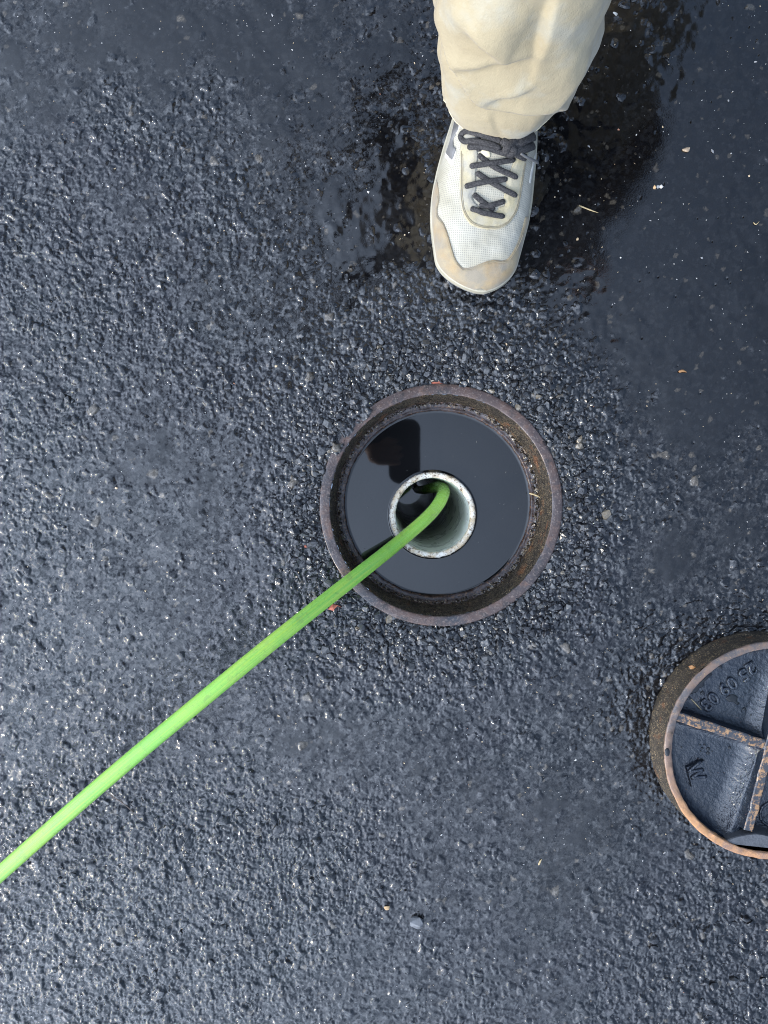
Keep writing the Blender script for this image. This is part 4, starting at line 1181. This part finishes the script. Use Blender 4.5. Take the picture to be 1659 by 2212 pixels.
jack = [
    [(Vector((.075, .585, .47)), .130), (Vector((.085, .565, .70)), .14), (HIP + Vector((-.10, 0, -.08)), .125)],
    [(Vector((.36, .63, .47)), .135), (Vector((.36, .60, .70)), .135), (HIP + Vector((.12, 0, -.08)), .130)],
    [(Vector((.22, .62, .47)), .16), (Vector((.22, .60, .70)), .16), (HIP, .15)],
    [(HIP + Vector((0, 0, -.10)), .165), (HIP + Vector((0, 0, .05)), .160), (HIP.lerp(NECK, .5), .155), (HIP.lerp(NECK, .82), .150), (NECK + Vector((.005, .01, -.02)), .085)],
    [(HIP + Vector((-.125, 0, -.11)), .130), (SHR + Vector((.03, 0, -.10)), .115)], [(HIP + Vector((.145, 0, -.11)), .135), (SHL + Vector((-.03, 0, -.10)), .115)],
    [(SHR + Vector((.02, 0, -.01)), .080), (SHL + Vector((-.02, 0, -.01)), .080)],
    [(NECK + Vector((0, 0, -.04)), .082), (NECK + Vector((-.003, -.005, .03)), .072)],
    [(SHR, .085), (SHR.lerp(ELR, .5), .080), (ELR, .075), (ELR.lerp(WRR, .5), .070), (ELR.lerp(WRR, .9), .060), (WRR.lerp(PALM, .25), .054)],
    [(SHL, .078), (SHL.lerp(ELL, .5), .070), (ELL, .062), (ELL.lerp(WRL, .5), .055), (ELL.lerp(WRL, .93), .042)],
]
jk = blob(jack, 'jacket', M_JACK, person, .009, 8)
bm = bmesh.new(); bm.from_mesh(jk.data)
cut = bmesh.ops.bisect_plane(bm, geom=bm.verts[:] + bm.edges[:] + bm.faces[:], plane_co=(0, 0, .455), plane_no=(0, 0, 1), clear_inner=True)
bmesh.ops.holes_fill(bm, edges=[e for e in cut['geom_cut'] if isinstance(e, bmesh.types.BMEdge)])
bm.to_mesh(jk.data); bm.free()
seat = [[(HIP + Vector((-.08, 0, .02)), .115), (HIP + Vector((-.095, -.05, -.12)), .100)], [(HIP + Vector((.08, 0, .02)), .115), (HIP + Vector((.11, .0, -.12)), .100)], [(HIP + Vector((-.06, .02, -.03)), .12), (HIP + Vector((.06, .02, -.03)), .12)]]
blob(seat, 'seat', M_TROU, trous, .01, 8)
hair = [[(HEAD + Vector((.012, .045, .05)), .082), (HEAD + Vector((.004, .0, .072)), .070)], [(HEAD + Vector((.014, .07, .0)), .064), (HEAD + Vector((.014, .06, .03)), .07)]]
blob(hair, 'hair', M_HAIR, person, .007, 4)
for s in (-1, 1):
    e_ = HEAD + Vector((-.016 + s * .030 + .002, -.078 + s * .006, .0))
    bm = bmesh.new(); bmesh.ops.create_uvsphere(bm, u_segments=16, v_segments=10, radius=.0115, matrix=Matrix.Translation(e_))
    bm_obj('eye', bm, simple('eye_white', (.55, .53, .50), .2), person)
# left shoe: a copy of the right one, mirrored, behind
mir = Matrix.Translation((.395, .765, 0)) @ Matrix.Rotation(R(-8), 4, 'Z') @ Matrix.Diagonal((-1, 1, 1, 1)) @ Matrix.Translation((-.11, -.36, 0))
sh2 = shoe.copy(); COL.objects.link(sh2); sh2.parent = person
sh2.matrix_parent_inverse = person.matrix_basis.inverted() @ mir
sh2['label'] = 'pale sneaker standing further back'
for ch in list(shoe.children):
    c = ch.copy(); COL.objects.link(c); c.parent = sh2

# ---- phone in the hand
ph = empty('phone', (.023, .053, .926), 'black phone held flat in the right hand above the manhole', 'phone')
def slab(name, w, h, t_, r, z, mat, parent, cx, cy):
    bm = bmesh.new(); pts = []
    for (sx, sy, a0) in ((1, 1, 0), (-1, 1, 90), (-1, -1, 180), (1, -1, 270)):
        for k in range(7):
            a = R(a0 + 15 * k); pts.append((cx + sx * (w / 2 - r) + r * math.cos(a), cy + sy * (h / 2 - r) + r * math.sin(a)))
    lo2 = [bm.verts.new((x, y, z)) for x, y in pts]; hi2 = [bm.verts.new((x, y, z + t_)) for x, y in pts]
    bm.faces.new(lo2[::-1]); bm.faces.new(hi2)
    for k in range(len(pts)): k2 = (k + 1) % len(pts); bm.faces.new((lo2[k], lo2[k2], hi2[k2], hi2[k]))
    return bm_obj(name, bm, mat, parent, smooth=False)
slab('case', .084, .173, .009, .028, .9228, M_PHONE, ph, .032, .0645)
slab('screen', .076, .163, .0006, .016, .9320, simple('dark_glass', (.01, .01, .012), .08), ph, .032, .0645)

# ------------------------------------------------------------------ small litter
M_STRAW = simple('dry_straw', (.55, .42, .22), .6, var=.4, scale=200)
M_LEAF = simple('brown_leaf_bit', (.38, .19, .07), .6, var=.5, scale=150)
M_RED = simple('red_brick_chip', (.42, .12, .07), .7, var=.4, scale=200)
def blade(name, pts, w, mat, label, cat, group=None):
    p = spline_pts([q[:] for q in pts], 14); prof = w * np.interp(np.linspace(0, 1, 14), [0, .15, .6, 1], [.5, 1, .9, .15])
    Vv, Ff = tube(p, prof, 8, up=[0, 0, 1], flat=.35)
    return tag(mesh_obj(name, Vv, Ff, mat), label, cat, group)
def CR(x, y): return ((1900 + x / 3.6875) * .54, (1500 + y / 3.6875) * .54)
SZ = SEAT + .0035
blade('straw', [P(*CR(800, 1745), SZ + .001), P(*CR(900, 1775), SZ + .003), P(*CR(1000, 1830), SZ + .004)], .0011, M_STRAW, 'short pale straw blade crossing the ledge right of the pipe', 'straw')
blade('straw', [P(*CR(985, 1680), SZ + .004), P(*CR(955, 1780), SZ + .002), P(*CR(950, 1830), SZ)], .0011, M_STRAW, 'short tan straw crossing under the pale blade on the right ledge', 'straw')
blade('straw', [P(*CR(965, 1840), SZ + .001), P(*CR(975, 1900), SZ + .001), P(*CR(975, 1970), SZ + .001)], .0014, M_LEAF, 'brown twig stub lying along the right ledge below the straw', 'twig')
def CB(x, y): return ((1300 + x / 1.659) * .54, (2200 + y / 1.659) * .54)
blade('straw', [P(*CB(945, 360), SZ), P(*CB(985, 335), SZ + .001), P(*CB(1020, 320), SZ + .001)], .0016, M_STRAW, 'tan straw lying on the ledge at the bottom of the ring', 'straw')
blade('straw', [P(*CB(712, 432), -.02), P(*CB(725, 415), -.022), P(*CB(730, 405), -.024)], .0008, M_STRAW, 'tiny straw stuck to the lower inner wall of the ring', 'straw')
def C5(x, y): return (x / 1.276 * .54, (2500 + y / 1.276) * .54)
blade('pine_needle', [P(*C5(540, 855), .006), P(*C5(640, 920), .005), P(*C5(720, 1000), .004)], .0007, simple('dark_needle', (.08, .05, .03), .3), 'thin dark needle lying on asphalt just below the green hose', 'needle')
def C7(x, y): return ((2200 + x / 1.843) * .54, y / 1.843 * .54)
def gz(u, v): 
    q = P(u, v, 0); return ground_z(q.x, q.y)
def gp(u, v, h): return P(u, v, gz(u, v) + h)
blade('straw', [gp(*C7(215, 1515), .001), gp(*C7(290, 1545), .0015), gp(*C7(360, 1570), .001)], .0009, M_STRAW, 'thin straw lying in the dark reflection right of the shoe', 'straw')
blade('straw', [gp(*C7(1500, 1640), .001), gp(*C7(1520, 1655), .0012), gp(*C7(1545, 1630), .001)], .0006, M_STRAW, 'tiny curled straw on the smooth puddle at far right', 'straw')
def C8(x, y): return ((1300 + x / .9362) * .54, (2900 + y / .9362) * .54)
blade('straw', [gp(*C8(800, 525), .001), gp(*C8(806, 512), .0015), gp(*C8(812, 502), .001)], .0012, M_STRAW, 'short tan straw on smooth asphalt left of the upturned cover', 'straw')
blade('twig', [gp(1466, 803, .002), gp(1475, 801, .003), gp(1484, 804, .002)], .0016, M_LEAF, 'small brown bark scrap on asphalt right of the ring', 'twig')
def pebble(u, v, s, mat, label, sh=0, el=1.0, rz=0.0):
    q = P(u, v, 0); v_, f_ = SH[sh % len(SH)]
    me_v = v_ * np.array([s * el, s, s * .6]); o = mesh_obj('pebble', me_v, f_, mat, smooth=False)
    o.location = (q.x, q.y, ground_z(q.x, q.y) + s * .25); o.rotation_euler = (0, 0, rz)
    bv = o.modifiers.new('round', 'BEVEL'); bv.width = s * .18; bv.segments = 2
    return tag(o, label, 'pebble')
M_PT = simple('tan_pebble', (.55, .36, .18), .6, var=.4, scale=300); M_PW = simple('white_pebble', (.62, .60, .55), .6, var=.3, scale=300); M_PG = simple('grey_pebble', (.30, .31, .32), .6, var=.4, scale=300)
def C7p(x, y): return C7(x, y)
pebble(*C7(768, 1388), .0031, M_PT, 'tan pebble, left one of three in the puddle right of the shoe', 1)
pebble(*C7(790, 1385), .0026, M_PG, 'grey pebble, middle one of three in the puddle right of the shoe', 2)
pebble(*C7(815, 1382), .0033, M_PW, 'white pebble, right one of three in the puddle right of the shoe', 3)
pebble(*C7(995, 1108), .0048, simple('buff_pebble', (.50, .38, .26), .7, var=.5, scale=400), 'buff crumbly pebble in the puddle above the three pebbles', 4, 1.3)
pebble(*C8(345, 732), .0105, simple('blue_grey_stone', (.14, .145, .155), .35, var=.5, scale=200), 'largest grey stone, proud of rough asphalt at bottom centre', 5, 1.1)
pebble(*C8(232, 680), .0045, M_PT, 'tan pebble on rough asphalt up and left of the largest grey stone', 6)
def C2(x, y): return ((1200 + x * .6932) * .54, (1480 + y * .6932) * .54)
pebble(*C2(200, 1372), .0062, M_RED, 'red brick chip on asphalt beside the hose and ring', 7, 1.6, .3)
pebble(*C2(790, 72), .0040, M_RED, 'dark red chip touching the top of the ring', 8, 2.4, 0)
pebble(*C2(35, 1012), .0030, M_RED, 'small red chip on the stones left of the ring', 9, 1.2, .6)
# leaf scraps on the cover's outer wall
def leaf(pts, z, label):
    w_ = px_outline(pts, D1, z, 20); c = w_.mean(0); Vv = [(p[0], p[1], z + .0016 * math.sin(k * .9)) for k, p in enumerate(w_)] + [(c[0], c[1], z + .002)]
    n_ = len(w_); Vv += [(v[0], v[1], v[2] - .0006) for v in Vv]; F = [(k, (k + 1) % n_, n_) for k in range(n_)] + [((k + 1) % n_ + n_ + 1, k + n_ + 1, 2 * n_ + 1) for k in range(n_)] + [(k, k + n_ + 1, (k + 1) % n_ + n_ + 1, (k + 1) % n_) for k in range(n_)]
    return tag(mesh_obj('leaf_scrap', Vv, F, M_LEAF), label, 'leaf')
leaf([(80, 340), (130, 300), (230, 330), (335, 300), (280, 360), (170, 390), (100, 375)], .034, 'orange brown leaf scrap on the outer wall of the upturned cover')
blade('straw', [P(*D1(120, 980), FLOOR + .004), P(*D1(230, 1090), FLOOR + .002), P(*D1(370, 1250), FLOOR + .001)], .0006, M_STRAW, 'thin straw inside the upturned cover near the cast numerals', 'straw')
